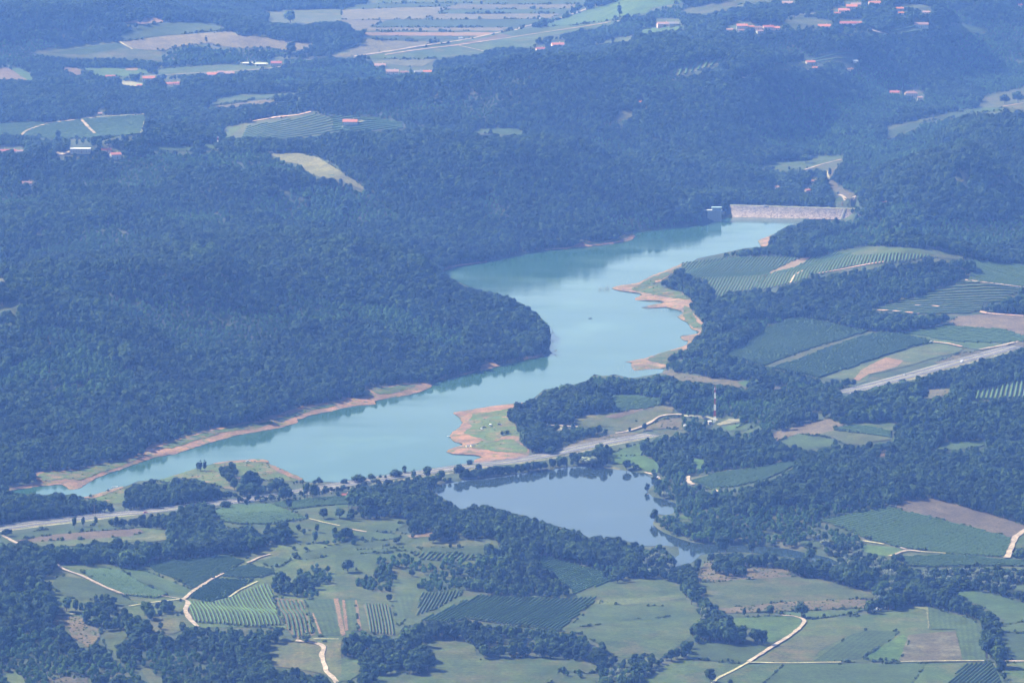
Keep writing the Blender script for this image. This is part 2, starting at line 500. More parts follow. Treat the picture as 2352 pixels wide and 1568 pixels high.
NAMES = {'meadow': 'meadow', 'bright': 'meadow', 'dry': 'dry_meadow', 'olive': 'meadow', 'plough': 'ploughed_field', 'stubble': 'stubble_field',
         'scrub': 'scrub_meadow', 'crop': 'crop_field', 'midcrop': 'crop_field', 'vineg': 'vineyard_ground', 'vineb': 'vineyard_ground', 'soil': 'shore',
         'shoregrass': 'shore', 'yard': 'gravel_yard', 'redyard': 'gravel_yard', 'pale': 'dry_meadow', 'specks': 'field'}
# (kind, layer, col, row, outline)
FIELDS = [
 # far plain, upper left
 ('stubble',1,0,0,"830,290 1150,250 1590,218 1650,245 1830,260 1960,285 2170,300 2100,340 1950,360 1880,330 1700,340 1480,315 1420,300 1200,330 1130,350 920,345"),
 ('midcrop',1,0,0,"790,282 860,222 1000,180 1200,145 1450,155 1560,190 1550,210 1100,250 830,284"),
 ('redyard',2,0,0,"850,160 1000,127 1150,132 1130,155 960,170"),
 ('olive',1,0,0,"200,365 450,325 740,290 830,295 870,330 1120,360 1120,420 800,405 560,402 380,387"),
 ('crop',2,0,0,"350,370 600,325 830,300 860,330 700,360 560,382"),
 ('olive',1,0,0,"1830,80 2050,70 2412,58 2412,150 2300,150 2100,172 1960,170 1830,160 1850,110"),
 ('plough',1,0,0,"-120,468 60,470 190,556 -120,562"),
 ('bright',1,0,0,"65,470 150,475 250,545 200,560 130,520"),
 ('plough',1,0,0,"400,465 525,466 590,525 500,520"),
 ('bright',1,0,0,"530,468 830,465 1050,482 1050,500 940,522 730,540 640,512"),
 ('redyard',2,0,0,"860,467 950,467 950,490 870,490"),
 ('meadow',1,0,0,"1060,520 1080,482 1400,450 1700,450 1860,465 1700,490 1400,512 1100,522"),
 ('olive',1,0,0,"1850,400 2200,385 2352,352 2412,345 2412,362 2200,395 1980,412"),
 ('yard',1,0,0,"780,567 880,557 960,575 1060,577 940,600 830,582"),
 ('redyard',1,0,0,"1130,577 1250,560 1240,590 1150,592"),
 ('yard',1,0,0,"1640,432 1780,430 1860,436 1840,448 1700,446"),
 ('meadow',1,0,0,"1480,690 1650,650 1900,650 2180,625 2100,652 1800,682 1600,715 1410,738"),
 ('scrub',1,0,0,"1400,738 1600,718 1810,690 2000,690 1900,712 1650,742 1500,752"),
 ('vineg',1,0,0,"-120,855 200,840 330,845 560,825 1000,790 1000,870 975,932 700,940 560,960 350,962 180,940 -120,935"),
 ('vineg',1,0,0,"1520,882 1740,840 2050,800 2150,780 2352,830 2412,850 2412,905 2200,945 1980,962 1800,962 1560,962 1540,905"),
 ('meadow',2,0,0,"1530,882 1670,872 1640,900 1560,958 1530,965"),
 ('bright',1,0,0,"1350,992 1450,990 1560,1020 1440,1026 1370,1015"),
 ('midcrop',1,0,0,"1010,1012 1150,1000 1330,1015 1330,1042 1150,1040 1040,1035"),
 ('pale',1,0,0,"1850,1062 2050,1058 2170,1080 2300,1150 2412,1225 2530,1300 2500,1312 2352,1248 2200,1222 2110,1182 2050,1132 1960,1117 1890,1082"),
 # upper middle plain
 ('meadow',1,1,0,"150,25 350,-60 1000,-60 1000,0 960,20 400,22"),
 ('crop',1,1,0,"0,60 100,32 790,22 780,45 400,52 0,68"),
 ('stubble',1,1,0,"0,70 400,55 700,50 720,68 560,137 0,137"),
 ('crop',1,1,0,"990,28 1000,-60 1700,-60 1690,28 1300,32"),
 ('stubble',1,1,0,"700,62 780,35 1640,32 1600,62 1100,66"),
 ('crop',1,1,0,"690,70 1590,62 1520,95 655,97"),
 ('stubble',1,1,0,"650,98 1515,97 1430,132 590,137"),
 ('crop',1,1,0,"330,140 1420,135 1330,165 1180,190 200,190"),
 ('stubble',1,1,0,"0,138 320,140 190,192 100,230 60,190 0,150"),
 ('stubble',1,1,0,"190,193 1160,192 1100,215 165,215"),
 ('crop',1,1,0,"168,216 1095,216 1070,224 165,224"),
 ('redyard',1,1,0,"165,226 1060,226 970,250 165,248"),
 ('crop',1,1,0,"165,250 950,252 900,270 300,276 180,265"),
 ('stubble',1,1,0,"-60,362 0,345 150,310 180,268 300,280 640,292 560,315 210,372 60,392 -60,400"),
 ('meadow',1,1,0,"100,405 250,372 700,308 1240,202 1400,188 1950,138 1930,155 1600,222 1360,262 1330,330 1050,332 1000,352 990,372 800,392 520,412 250,407"),
 ('plough',2,1,0,"700,322 900,285 1100,240 1180,245 1100,270 800,312"),
 ('crop',2,1,0,"1120,235 1300,195 1420,190 1440,205 1300,240 1150,250"),
 ('bright',1,1,0,"1380,178 1560,122 1740,57 1880,17 1960,-60 2352,-60 2352,20 2130,60 2100,95 1980,110 1850,140 1780,155 1620,175 1480,190"),
 ('olive',1,1,0,"1650,312 1900,268 2050,252 2000,282 1800,302"),
 ('pale',1,1,0,"200,435 370,408 660,408 560,460 480,462 330,445"),
 ('bright',1,1,0,"2040,215 2150,195 2352,180 2412,190 2300,212 2080,242"),
 ('vineg',1,1,0,"-60,812 0,805 240,815 420,850 430,890 200,910 -60,912"),
 ('midcrop',1,1,0,"870,912 1000,880 1200,890 1280,940 1150,930 1000,922"),
 ('pale',1,1,0,"1825,845 1900,812 1930,770 1990,752 2000,770 2010,797 1960,832 1870,847"),
 ('olive',1,1,0,"2320,490 2352,470 2412,480 2412,510 2352,515"),
 # upper right
 ('olive',1,2,0,"0,102 0,72 250,22 420,-40 700,-60 650,5 400,32 250,82 60,107"),
 ('pale',1,2,0,"620,105 800,92 930,86 930,100 720,110"),
 ('olive',1,2,0,"570,150 850,130 1050,150 960,180 700,165"),
 ('vineg',1,2,0,"1420,235 1430,205 1560,165 1720,190 1620,230 1480,240"),
 ('meadow',1,2,0,"960,238 1250,207 1310,215 1100,242"),
 ('vineg',1,2,0,"1480,35 1600,28 1740,42 1640,62 1540,52"),
 ('bright',1,2,0,"1800,190 1950,165 2110,215 2050,222 1900,235 1840,222"),
 ('pale',1,2,0,"-100,490 0,465 100,430 340,395 350,410 200,460 0,522 -100,530"),
 ('vineg',1,2,0,"850,415 1000,370 1180,355 1180,380 1130,430 1000,442 860,432"),
 ('meadow',1,2,0,"480,492 600,460 750,430 850,425 830,455 560,497"),
 ('olive',1,2,0,"2030,692 2200,640 2352,600 2500,570 2500,740 2352,762 2200,745 2050,745"),
 ('crop',1,2,0,"1400,880 1650,820 1870,770 2040,782 1850,815 1700,832 1550,902 1390,955"),
 ('olive',2,2,0,"1400,880 1650,825 1830,790 1740,825 1550,860 1400,905"),
 ('midcrop',1,2,0,"1870,768 2050,745 2200,742 2200,765 2040,782"),
 ('meadow',1,2,0,"510,1172 620,1112 780,1117 900,1077 1110,1070 1100,1100 960,1137 830,1177"),
 ('olive',1,2,0,"830,1178 960,1138 1110,1100 1120,1132 1000,1182 930,1162"),
 ('scrub',1,2,0,"980,1182 1110,1132 1080,1155 1020,1230 1080,1290 1200,1350 1200,1402 1080,1352 1000,1282"),
 ('meadow',1,2,0,"1020,1387 1100,1352 1200,1402 1180,1432 1100,1415 1030,1420"),
 ('yard',1,2,0,"890,1272 940,1252 930,1290"),
 ('pale',1,2,0,"1880,1187 2000,1167 1940,1250 1880,1272"),
 ('olive',1,2,0,"2070,1272 2200,1232 2300,1212 2330,1222 2200,1272"),
 ('soil',1,2,0,"1200,1486 1240,1470 1290,1462 1290,1472 1240,1490"),
 # left hillside
 ('olive',1,0,1,"-120,575 0,542 110,515 270,530 150,547 0,592 -120,600"),
 ('pale',1,0,1,"-120,335 0,340 80,365 0,387 -120,380"),
 ('crop',1,0,1,"-120,665 0,655 150,650 100,670 0,692 -120,700"),
 # north shore strip
 ('soil',1,0,1,"820,1566 1000,1530 1030,1500 1150,1482 1250,1450 1420,1397 1560,1372 1700,1342 1800,1337 1800,1302 1900,1290 2100,1227 2200,1212 2352,1187 2420,1175 2420,1262 2352,1262 2250,1274 2150,1292 2050,1326 2040,1350 1950,1376 1800,1404 1650,1429 1480,1474 1350,1514 1200,1566"),
 ('soil',1,1,1,"0,1167 100,1172 225,1152 160,1102 330,1097 440,1072 600,1075 622,1097 600,1114 480,1154 330,1174 228,1199 235,1220 100,1229 0,1244"),
 ('soil',1,1,1,"760,1042 880,995 950,980 880,1010 790,1030"),
 ('soil',1,1,1,"960,955 1040,930 1095,955 960,993"),
 ('soil',1,1,1,"1250,902 1390,870 1400,890 1260,915"),
 ('soil',1,0,2,"1110,-6 900,15 880,30 720,50 520,100 300,115 210,130 260,180 200,200 20,240 20,258 150,232 260,218 430,202 480,242 555,228 600,194 700,144 850,94 960,54 1060,19 1200,-6"),
 ('shoregrass',2,0,1,"1060,1528 1250,1462 1420,1412 1560,1385 1700,1352 1830,1345 1950,1310 2100,1250 2300,1215 2300,1235 2150,1262 1950,1340 1750,1385 1550,1412 1350,1470 1200,1520"),
 ('shoregrass',2,0,2,"1000,8 880,40 720,60 520,112 300,125 250,150 300,185 450,165 560,175 700,120 850,75 950,30"),
 ('shoregrass',2,1,1,"180,1105 330,1105 430,1082 520,1090 400,1140 260,1155"),
 ('soil',1,1,1,"640,322 690,282 800,257 1000,232 1010,242 800,270 700,305"),
 ('soil',1,1,1,"1400,160 1410,147 1550,140 1650,107 1740,102 1850,92 1950,52 2010,55 2028,65 2000,88 1900,110 1550,150"),
 ('shoregrass',2,1,1,"1650,112 1740,106 1850,95 1950,56 1990,62 1900,98 1700,122"),
 # right shore with its spits
 ('soil',1,1,1,"1860,420 1900,400 2050,380 2130,335 2260,285 2352,247 2400,240 2390,262 2300,300 2250,342 2140,392 2230,422 2352,452 2420,507 2400,560 2480,650 2520,700 2430,760 2420,820 2352,857 2260,882 2250,962 2230,968 2100,978 2030,988 2000,963 2000,930 1950,928 2080,903 2200,863 2352,822 2392,798 2395,782 2352,776 2340,768 2352,753 2455,735 2465,722 2412,700 2382,652 2352,640 2305,608 2362,598 2342,573 2240,548 2100,558 2062,548 2130,533 2228,518 2200,505 2040,500 2020,488 2082,468 2060,455 1900,433"),
 ('shoregrass',2,1,1,"2050,395 2140,345 2270,298 2352,262 2380,265 2300,300 2250,342 2140,392 2230,422 2352,452 2410,500 2300,490 2100,455 1990,430"),
 ('shoregrass',2,1,1,"2360,540 2410,560 2440,640 2490,690 2430,700 2380,650 2350,610"),
 ('shoregrass',2,1,1,"2100,910 2200,872 2352,832 2352,857 2260,882 2250,950 2150,930"),
 ('scrub',1,2,1,"-142,1002 -100,980 0,1002 200,1042 330,1052 480,1042 560,1062 560,1100 700,1102 830,1112 860,1122 600,1117 430,1112 200,1082 0,1072 -110,1015"),
 ('bright',2,2,1,"380,1070 470,1045 560,1065 550,1095 420,1100"),
 # fishing beach
 ('soil',1,1,1,"770,1276 1000,1237 1180,1214 1250,1207 1270,1217 1160,1252 1140,1312 1180,1342 1230,1402 1240,1442 1220,1472 1280,1522 1300,1560 1270,1582 1040,1613 920,1630 912,1604 952,1590 964,1583 930,1568 770,1562 722,1545 745,1526 832,1502 837,1492 770,1470 742,1440 767,1410 822,1370 834,1340 814,1312"),
 ('shoregrass',2,1,1,"900,1290 1000,1275 1150,1255 1140,1312 1180,1342 1225,1402 1235,1442 1215,1472 1275,1522 1280,1560 1050,1545 900,1520 880,1500 1000,1470 900,1440 840,1415 900,1370 880,1330"),
 ('soil',3,1,1,"1040,1478 1130,1440 1230,1442 1215,1470 1270,1500 1250,1510 1180,1460 1100,1465"),
 # land behind the small wood
 ('crop',1,1,1,"1800,1162 1990,1155 2200,1182 2230,1212 2100,1252 1880,1272 1870,1212"),
 ('olive',1,1,1,"1590,1332 1650,1302 1880,1272 2130,1237 2290,1217 2290,1272 2230,1292 2100,1372 2000,1402 1890,1402 1870,1372 1700,1377 1620,1362"),
 ('plough',2,1,1,"1800,1310 1980,1262 2150,1240 2080,1262 1900,1318"),
 ('yard',1,1,1,"1430,1405 1500,1377 1560,1377 1520,1397"),
 ('scrub',1,1,1,"1400,1568 1650,1462 1880,1420 2060,1400 2200,1330 2352,1300 2352,1395 2230,1385 2100,1400 2000,1440 1900,1470 1650,1545"),
 ('bright',1,1,1,"1820,1575 1950,1522 2080,1482 2090,1532 2060,1575"),
 ('bright',1,1,2,"1820,-4 2070,-4 2200,62 2190,112 2160,132 2060,92 1990,62 1880,62"),
 ('pale',2,1,2,"1800,82 1860,78 1925,98 1915,106 1820,92"),
 # right hill with vineyards
 ('soil',1,2,1,"520,95 560,75 600,55 632,65 602,125 540,135"),
 ('vineg',1,2,1,"-10,310 0,245 60,240 300,210 820,200 770,230 600,310 520,400 470,440 350,450 320,440 230,512 195,507 200,440 170,370 100,350 0,325"),
 ('redyard',2,2,1,"590,317 770,230 880,205 850,237 740,287 640,322"),
 ('vineg',1,2,1,"600,322 760,280 870,225 950,195 1150,145 1250,130 1450,135 1690,150 1900,190 2000,215 1940,225 1700,205 1500,240 1330,252 1150,272 940,327 880,342 830,377 760,382 700,397 560,432 490,417"),
 ('meadow',2,2,1,"1050,172 1250,132 1450,137 1690,152 1900,190 1700,190 1450,180 1200,200"),
 ('vineg',1,2,1,"1990,227 2100,235 2352,260 2500,275 2500,425 2352,412 1960,370 1990,310"),
 ('vineg',1,2,1,"1290,572 1500,512 1700,452 1900,382 1950,367 2352,417 2352,430 2250,470 2210,512 2070,522 2060,572 1960,592 1640,597 1400,582"),
 ('plough',1,2,1,"1850,642 1900,612 2100,597 2352,612 2500,625 2500,775 2352,752 2200,702 1900,687 1830,662"),
 ('meadow',1,2,1,"1480,732 1700,705 1830,665 1900,688 2200,704 2352,753 2352,778 2180,820 2045,845 1940,828 1730,792 1500,735"),
 ('vineg',1,2,1,"230,902 430,812 560,702 740,632 830,627 950,652 1190,702 1280,720 1100,772 930,822 700,902 560,957 500,942 380,902"),
 ('olive',1,2,1,"560,957 700,892 940,817 1200,732 1290,717 1500,733 1250,747 1000,832 760,922 600,967"),
 ('vineg',1,2,1,"610,972 760,922 1000,832 1250,752 1350,727 1500,737 1700,782 1720,802 1620,812 1430,872 1150,972 940,1042 820,1012"),
 ('olive',1,2,1,"940,1045 1150,973 1440,876 1620,822 1730,797 1940,832 1900,862 1720,902 1600,942 1400,992 1290,1012 1270,1062 1210,1077 1190,1047"),
 ('redyard',2,2,1,"1180,1045 1230,985 1330,930 1400,898 1520,920 1480,960 1380,990 1280,1012 1210,1060"),
 ('scrub',1,2,1,"1740,930 1900,872 2050,850 2200,822 2352,785 2500,760 2500,810 2352,832 2200,872 2100,882 1960,902 1860,932 1770,955"),
 ('vineg',1,2,1,"1980,1185 1990,1150 2150,1100 2352,1045 2500,1010 2500,1160 2352,1172 2150,1187"),
 ('scrub',1,2,1,"1550,1172 1700,1112 1880,1110 1850,1150 1700,1182"),
 ('plough',1,2,1,"590,1422 900,1340 1010,1320 1150,1342 1100,1365 1040,1385 1050,1400 1250,1425 1430,1450 1430,1462 1290,1482 1260,1502 1100,1490 1040,1452 900,1432 800,1422 650,1472"),
 ('olive',2,2,1,"900,1432 1050,1400 1250,1425 1430,1450 1430,1462 1290,1482 1260,1502 1100,1490 1040,1452"),
 ('meadow',2,2,1,"1010,1320 1150,1342 1190,1352 1430,1340 1460,1382 1500,1405 1440,1402 1180,1360 1100,1358"),
 ('crop',2,2,1,"1045,1387 1180,1358 1440,1402 1440,1448 1250,1422"),
 ('crop',1,2,1,"670,1472 800,1422 900,1442 1050,1462 1040,1502 850,1532 700,1492"),
 ('midcrop',1,2,1,"1700,1512 1850,1477 2080,1470 2080,1502 1900,1532 1750,1532"),
 ('yard',1,2,1,"0,1292 100,1288 240,1318 240,1330 100,1312 0,1300"),
 ('yard',1,2,1,"230,1358 320,1320 440,1322 420,1336 350,1347 250,1366"),
 ('bright',1,2,1,"270,1382 420,1347 440,1350 330,1402"),
 ('crop',1,2,1,"330,1402 450,1348 540,1352 440,1400"),
 ('meadow',1,2,1,"400,1418 540,1355 545,1392 440,1422"),
 ('yard',1,1,1,"2225,1470 2260,1440 2290,1434 2280,1446 2240,1470"),
 ('redyard',1,2,1,"1310,1562 1450,1555 1450,1575 1310,1578"),
 # foreground left
 ('shoregrass',1,0,2,"600,300 700,262 850,220 875,260 865,330 770,335"),
 ('soil',2,0,2,"560,294 640,278 760,240 850,217 850,228 780,250 690,285 640,302"),
 ('shoregrass',1,0,2,"1050,178 1200,142 1300,107 1440,70 1600,36 1800,28 1850,36 1860,62 1950,100 2080,160 2100,182 1950,182 1800,172 1780,250 1640,250 1500,220 1330,160 1150,187"),
 ('soil',2,0,2,"1450,64 1600,34 1800,25 1850,34 1855,52 1700,48 1560,55"),
 ('soil',2,0,2,"1860,66 1950,104 2080,164 2100,184 2020,160 1940,130 1870,90"),
 ('crop',1,0,2,"60,562 90,545 500,490 740,490 940,495 950,508 700,520 400,545 100,590"),
 ('plough',1,0,2,"100,588 400,545 700,522 950,508 1000,530 900,560 600,580 200,600"),
 ('olive',1,0,2,"930,493 1050,505 1150,522 1187,545 1150,582 1050,597 700,607 350,642 200,627 130,600 200,600 600,580 900,562 1000,535"),
 ('pale',2,0,2,"800,578 950,572 1060,560 1080,568 980,585 850,588"),
 ('crop',1,0,2,"-120,575 40,572 110,615 -20,640 -120,640"),
 ('meadow',0,0,2,"380,755 700,742 830,775 1010,770 1060,735 1230,727 1430,702 1560,672 1740,652 1880,622 2060,612 2352,590 2420,580 2420,1262 2352,1272 2160,1297 2040,1282 2000,1200 1800,1182 1290,1190 1190,1232 1010,1212 930,1190 900,1190 860,1040 760,1020 600,1040 560,1110 390,1100 385,1040 340,960 280,900 290,870 380,800"),
 ('olive',1,0,2,"930,1180 1010,1130 1130,1110 1230,1060 1280,1060 1320,1150 1290,1190 1190,1232 1010,1212"),
 ('scrub',1,0,2,"390,1102 560,1112 600,1170 690,1200 700,1222 650,1312 600,1322 500,1252 470,1192 350,1162"),
 ('meadow',1,0,2,"690,1212 830,1200 880,1232 850,1290 800,1332 860,1382 890,1432 800,1392 740,1332 710,1282"),
 ('olive',1,0,2,"930,1322 960,1267 1010,1300 950,1342"),
 ('olive',1,0,2,"960,1462 1020,1470 1120,1542 1180,1640 1080,1640"),
 ('scrub',1,0,2,"330,1550 450,1527 600,1532 630,1640 330,1640"),
 ('meadow',1,0,2,"40,1502 110,1492 180,1560 180,1640 60,1640"),
 ('olive',1,0,2,"1810,1302 2040,1292 2160,1297 2352,1272 2352,1522 2300,1532 2200,1502 2050,1472 1850,1452 1882,1402 1850,1352"),
 ('crop',1,0,2,"560,802 720,787 830,802 1000,902 1160,962 1090,987 860,967 700,892 600,832"),
 ('midcrop',1,0,2,"830,778 1010,802 1330,932 1280,977 1160,962 1000,900 850,802"),
 ('midcrop',1,0,2,"400,830 560,850 700,912 830,962 960,1030 860,1035 740,990 560,1000 420,960 350,900"),
 ('crop',1,0,2,"1020,767 1200,732 1560,692 1690,732 1600,792 1450,857 1340,927 1200,852 1060,802"),
 ('crop',1,0,2,"1530,837 1560,812 1620,782 1700,757 1880,792 1900,817 1760,852"),
 ('crop',1,0,2,"1760,732 1900,702 2010,722 1930,770 1850,765"),
 ('crop',1,0,2,"2040,690 2180,650 2352,620 2420,612 2420,650 2250,700 2100,720"),
 ('midcrop',1,0,2,"1320,962 1400,902 1500,852 1740,862 1650,922 1560,982 1440,1012 1310,987"),
 ('vineg',1,0,2,"1310,1012 1450,1022 1580,987 1830,882 1870,932 1900,1052 1950,1172 1750,1182 1500,1162 1340,1152 1300,1082"),
 ('scrub',1,0,2,"1880,980 2080,1002 2170,1240 2100,1262 2040,1272 1980,1202 1930,1100"),
 ('crop',1,0,2,"1480,392 1560,352 1870,342 2120,440 2000,457 1850,477 1700,477 1550,462 1500,432"),
 ('vineg',1,0,2,"1880,345 1900,332 2160,300 2352,285 2420,280 2420,345 2210,350 2010,377"),
 ('meadow',0,0,2,"1530,500 1560,470 1700,478 1860,480 2130,440 2010,380 2220,352 2352,345 2420,345 2420,590 2352,595 2060,615 1990,590 1960,540 1880,500 1700,500"),
 # foreground middle
 ('bright',1,1,2,"-40,312 140,310 140,352 0,362 -40,362"),
 ('meadow',0,1,2,"-40,440 120,440 380,420 490,470 400,500 420,545 640,530 830,515 840,545 730,590 1100,588 1160,622 1290,652 1320,697 1420,702 1600,752 1780,802 1930,822 2000,850 2180,850 2290,882 2352,960 2445,1060 2500,1150 2440,1180 2400,1250 2352,1292 2200,1402 2130,1372 1950,1400 1850,1382 1790,1312 1650,1232 1520,1212 1400,1202 1100,1162 850,1122 760,1142 560,1152 430,1192 380,1242 300,1247 100,1202 -40,1222"),
 ('redyard',1,1,2,"450,555 640,533 625,560 480,572"),
 ('crop',1,1,2,"-40,660 500,635 500,660 300,667 -40,695"),
 ('crop',1,1,2,"540,640 940,640 1240,645 980,692 560,667"),
 ('midcrop',1,1,2,"-40,692 420,670 430,702 250,740 240,782 -40,802"),
 ('crop',1,1,2,"180,490 300,470 470,470 400,500 380,522 200,522"),
 ('midcrop',1,1,2,"0,540 250,530 410,550 400,575 150,600 0,590"),
 ('vineg',1,1,2,"480,672 960,692 900,722 780,732 560,722 520,702"),
 ('vineb',1,1,2,"150,1030 320,1030 372,1242 200,1225"),
 ('olive',1,1,2,"-40,1002 145,1010 190,1215 100,1200 -40,1218"),
 ('vineg',1,1,2,"540,1142 760,1042 960,967 1090,977 1500,992 1780,977 1500,1212 1300,1182 1100,1162 860,1122 780,1152 600,1152"),
 ('vineg',1,1,2,"1320,697 1420,702 1600,752 1780,802 1930,822 1900,852 1600,962 1590,932 1520,892 1480,852 1360,782"),
 ('vineg',1,1,2,"550,952 700,947 830,937 830,962 650,1062 500,1112 540,1032"),
 ('olive',1,1,2,"1750,1000 1900,990 2100,985 2320,960 2380,980 2200,1010 1950,1035 1770,1030"),
 ('meadow',1,1,2,"460,1277 840,1282 920,1312 930,1382 1080,1402 1300,1387 1650,1412 1760,1452 1760,1492 1690,1502 1500,1482 1490,1512 1750,1542 1760,1640 320,1640 200,1502 340,1532 390,1492 560,1532 650,1482 640,1402 600,1332 500,1302"),
 ('meadow',1,1,2,"2050,1568 2200,1470 2352,1412 2420,1400 2420,1640 2000,1640"),
 ('meadow',1,1,2,"-40,1402 110,1405 140,1440 130,1502 60,1552 -40,1562"),
 ('redyard',2,1,2,"5,1002 22,1002 48,1208 25,1212"), ('redyard',2,1,2,"92,1002 108,1002 140,1206 118,1212"), ('midcrop',1,1,2,"30,1002 90,1002 116,1210 52,1210"),
 ('midcrop',1,0,2,"2100,1002 2290,990 2345,1245 2185,1250"), ('redyard',2,0,2,"2300,990 2330,988 2380,1240 2352,1250"), ('redyard',2,0,2,"2150,1090 2162,1088 2215,1230 2200,1235"),
 ('midcrop',1,1,2,"345,1010 420,960 500,960 470,1100 400,1180 380,1160"), ('crop',1,1,2,"20,600 200,585 330,590 330,620 150,640 10,640"),
 ('olive',1,1,2,"560,600 730,592 1100,590 1150,622 800,628 560,632"), ('olive',1,1,2,"60,830 240,820 380,960 360,1010 160,1000 60,980"),
 ('midcrop',1,1,2,"1540,1200 1790,1010 1950,1040 2200,1040 2350,1050 2352,1110 2000,1130 1700,1180"),
 # foreground right
 ('bright',1,2,2,"50,15 160,40 120,112 60,62"),
 ('bright',1,2,2,"-40,425 60,420 60,440 -20,445"),
 ('olive',1,2,2,"40,180 50,160 300,105 480,88 400,100 250,125 120,165"),
 ('crop',1,2,2,"50,182 250,125 500,92 780,37 800,52 700,112 560,172 350,222 200,232 120,202"),
 ('bright',1,2,2,"130,230 180,205 270,230 250,245"),
 ('crop',1,2,2,"900,452 1030,430 1400,366 1450,367 2000,502 2260,572 2270,602 2220,702 1850,682 1480,632 1250,572 1100,502 970,462"),
 ('plough',1,2,2,"1430,362 1550,310 1740,302 1900,342 2100,402 2352,482 2500,530 2352,532 2270,572 1900,482 1600,402"),
 ('crop',1,2,2,"1470,702 1850,687 2230,722 2352,732 2500,740 2500,765 2352,765 1950,762 1700,772 1560,762"),
 ('bright',1,2,2,"1210,617 1480,642 1520,662 1420,702 1300,682 1220,652"),
 ('meadow',1,2,2,"790,592 870,590 1000,602 940,640 850,642"),
 ('meadow',1,2,2,"2270,642 2300,572 2352,542 2500,530 2500,640 2352,645"),
 ('scrub',0,2,2,"80,862 150,745 230,737 420,740 450,772 640,767 740,802 780,838 500,855 130,880"),
 ('olive',1,2,2,"110,882 350,862 780,837 960,857 1100,902 1350,957 1340,987 1250,992 700,1012 400,1052 220,1062 170,1002 140,942"),
 ('scrub',1,2,2,"220,1062 700,1012 1260,992 1270,1052 900,1067 640,1082 300,1087"),
 ('bright',1,2,2,"300,1132 450,1117 650,1107 760,1112 820,1132 820,1172 740,1242 620,1292 550,1292 560,1232 470,1192 400,1190 310,1172"),
 ('meadow',1,2,2,"640,1084 870,1077 1280,1057 1170,1092 900,1130 760,1108"),
 ('crop',1,2,2,"30,1402 60,1332 120,1292 550,1302 620,1302 440,1430 200,1417"),
 ('meadow',0,2,2,"850,1132 1200,1112 1280,1092 1600,1037 1680,1042 2000,1132 2050,1192 2092,1417 1500,1420 440,1432 640,1312 780,1232 830,1182"),
 ('olive',1,2,2,"520,1425 640,1330 780,1250 1140,1240 950,1345 880,1420"),
 ('crop',1,2,2,"900,1420 1150,1242 1250,1212 1490,1215 1450,1262 1230,1402 1100,1422"),
 ('bright',1,2,2,"1240,1405 1420,1290 1520,1232 1560,1290 1500,1420"),
 ('specks',2,2,2,"1490,1420 1520,1340 1560,1240 1880,1212 1930,1417"),
 ('crop',2,2,2,"1890,1112 2000,1132 2060,1202 2092,1417 1930,1412 1880,1202 1710,1202 1690,1052"),
 ('pale',2,2,2,"1590,1050 1670,1036 1690,1050 1700,1200 1692,1200 1680,1070"),
 ('meadow',1,2,2,"-40,1420 200,1422 440,1442 700,1440 560,1568 520,1640 -40,1640"),
 ('crop',1,2,2,"700,1442 1680,1437 1560,1600 1540,1640 480,1640 560,1568"),
 ('meadow',1,2,2,"1680,1437 1900,1432 2150,1430 2220,1568 2250,1640 1540,1640"),
 ('vineg',2,2,2,"1840,1560 1930,1442 2130,1432 2230,1640 1790,1640"),
 ('midcrop',1,2,2,"1780,957 2000,927 2150,957 2352,1022 2500,1060 2500,1150 2352,1152 2200,1162 2230,1142 2080,1052 1900,972"),
 ('meadow',1,2,2,"2170,1172 2352,1153 2500,1152 2500,1232 2352,1230 2180,1212"),
 ('crop',1,2,2,"2190,1232 2500,1232 2500,1412 2210,1412"),
 ('meadow',1,2,2,"2200,1432 2500,1425 2500,1640 2270,1640"),
 ('crop',1,2,2,"2220,902 2352,892 2500,900 2500,960 2352,942 2300,932"),
]
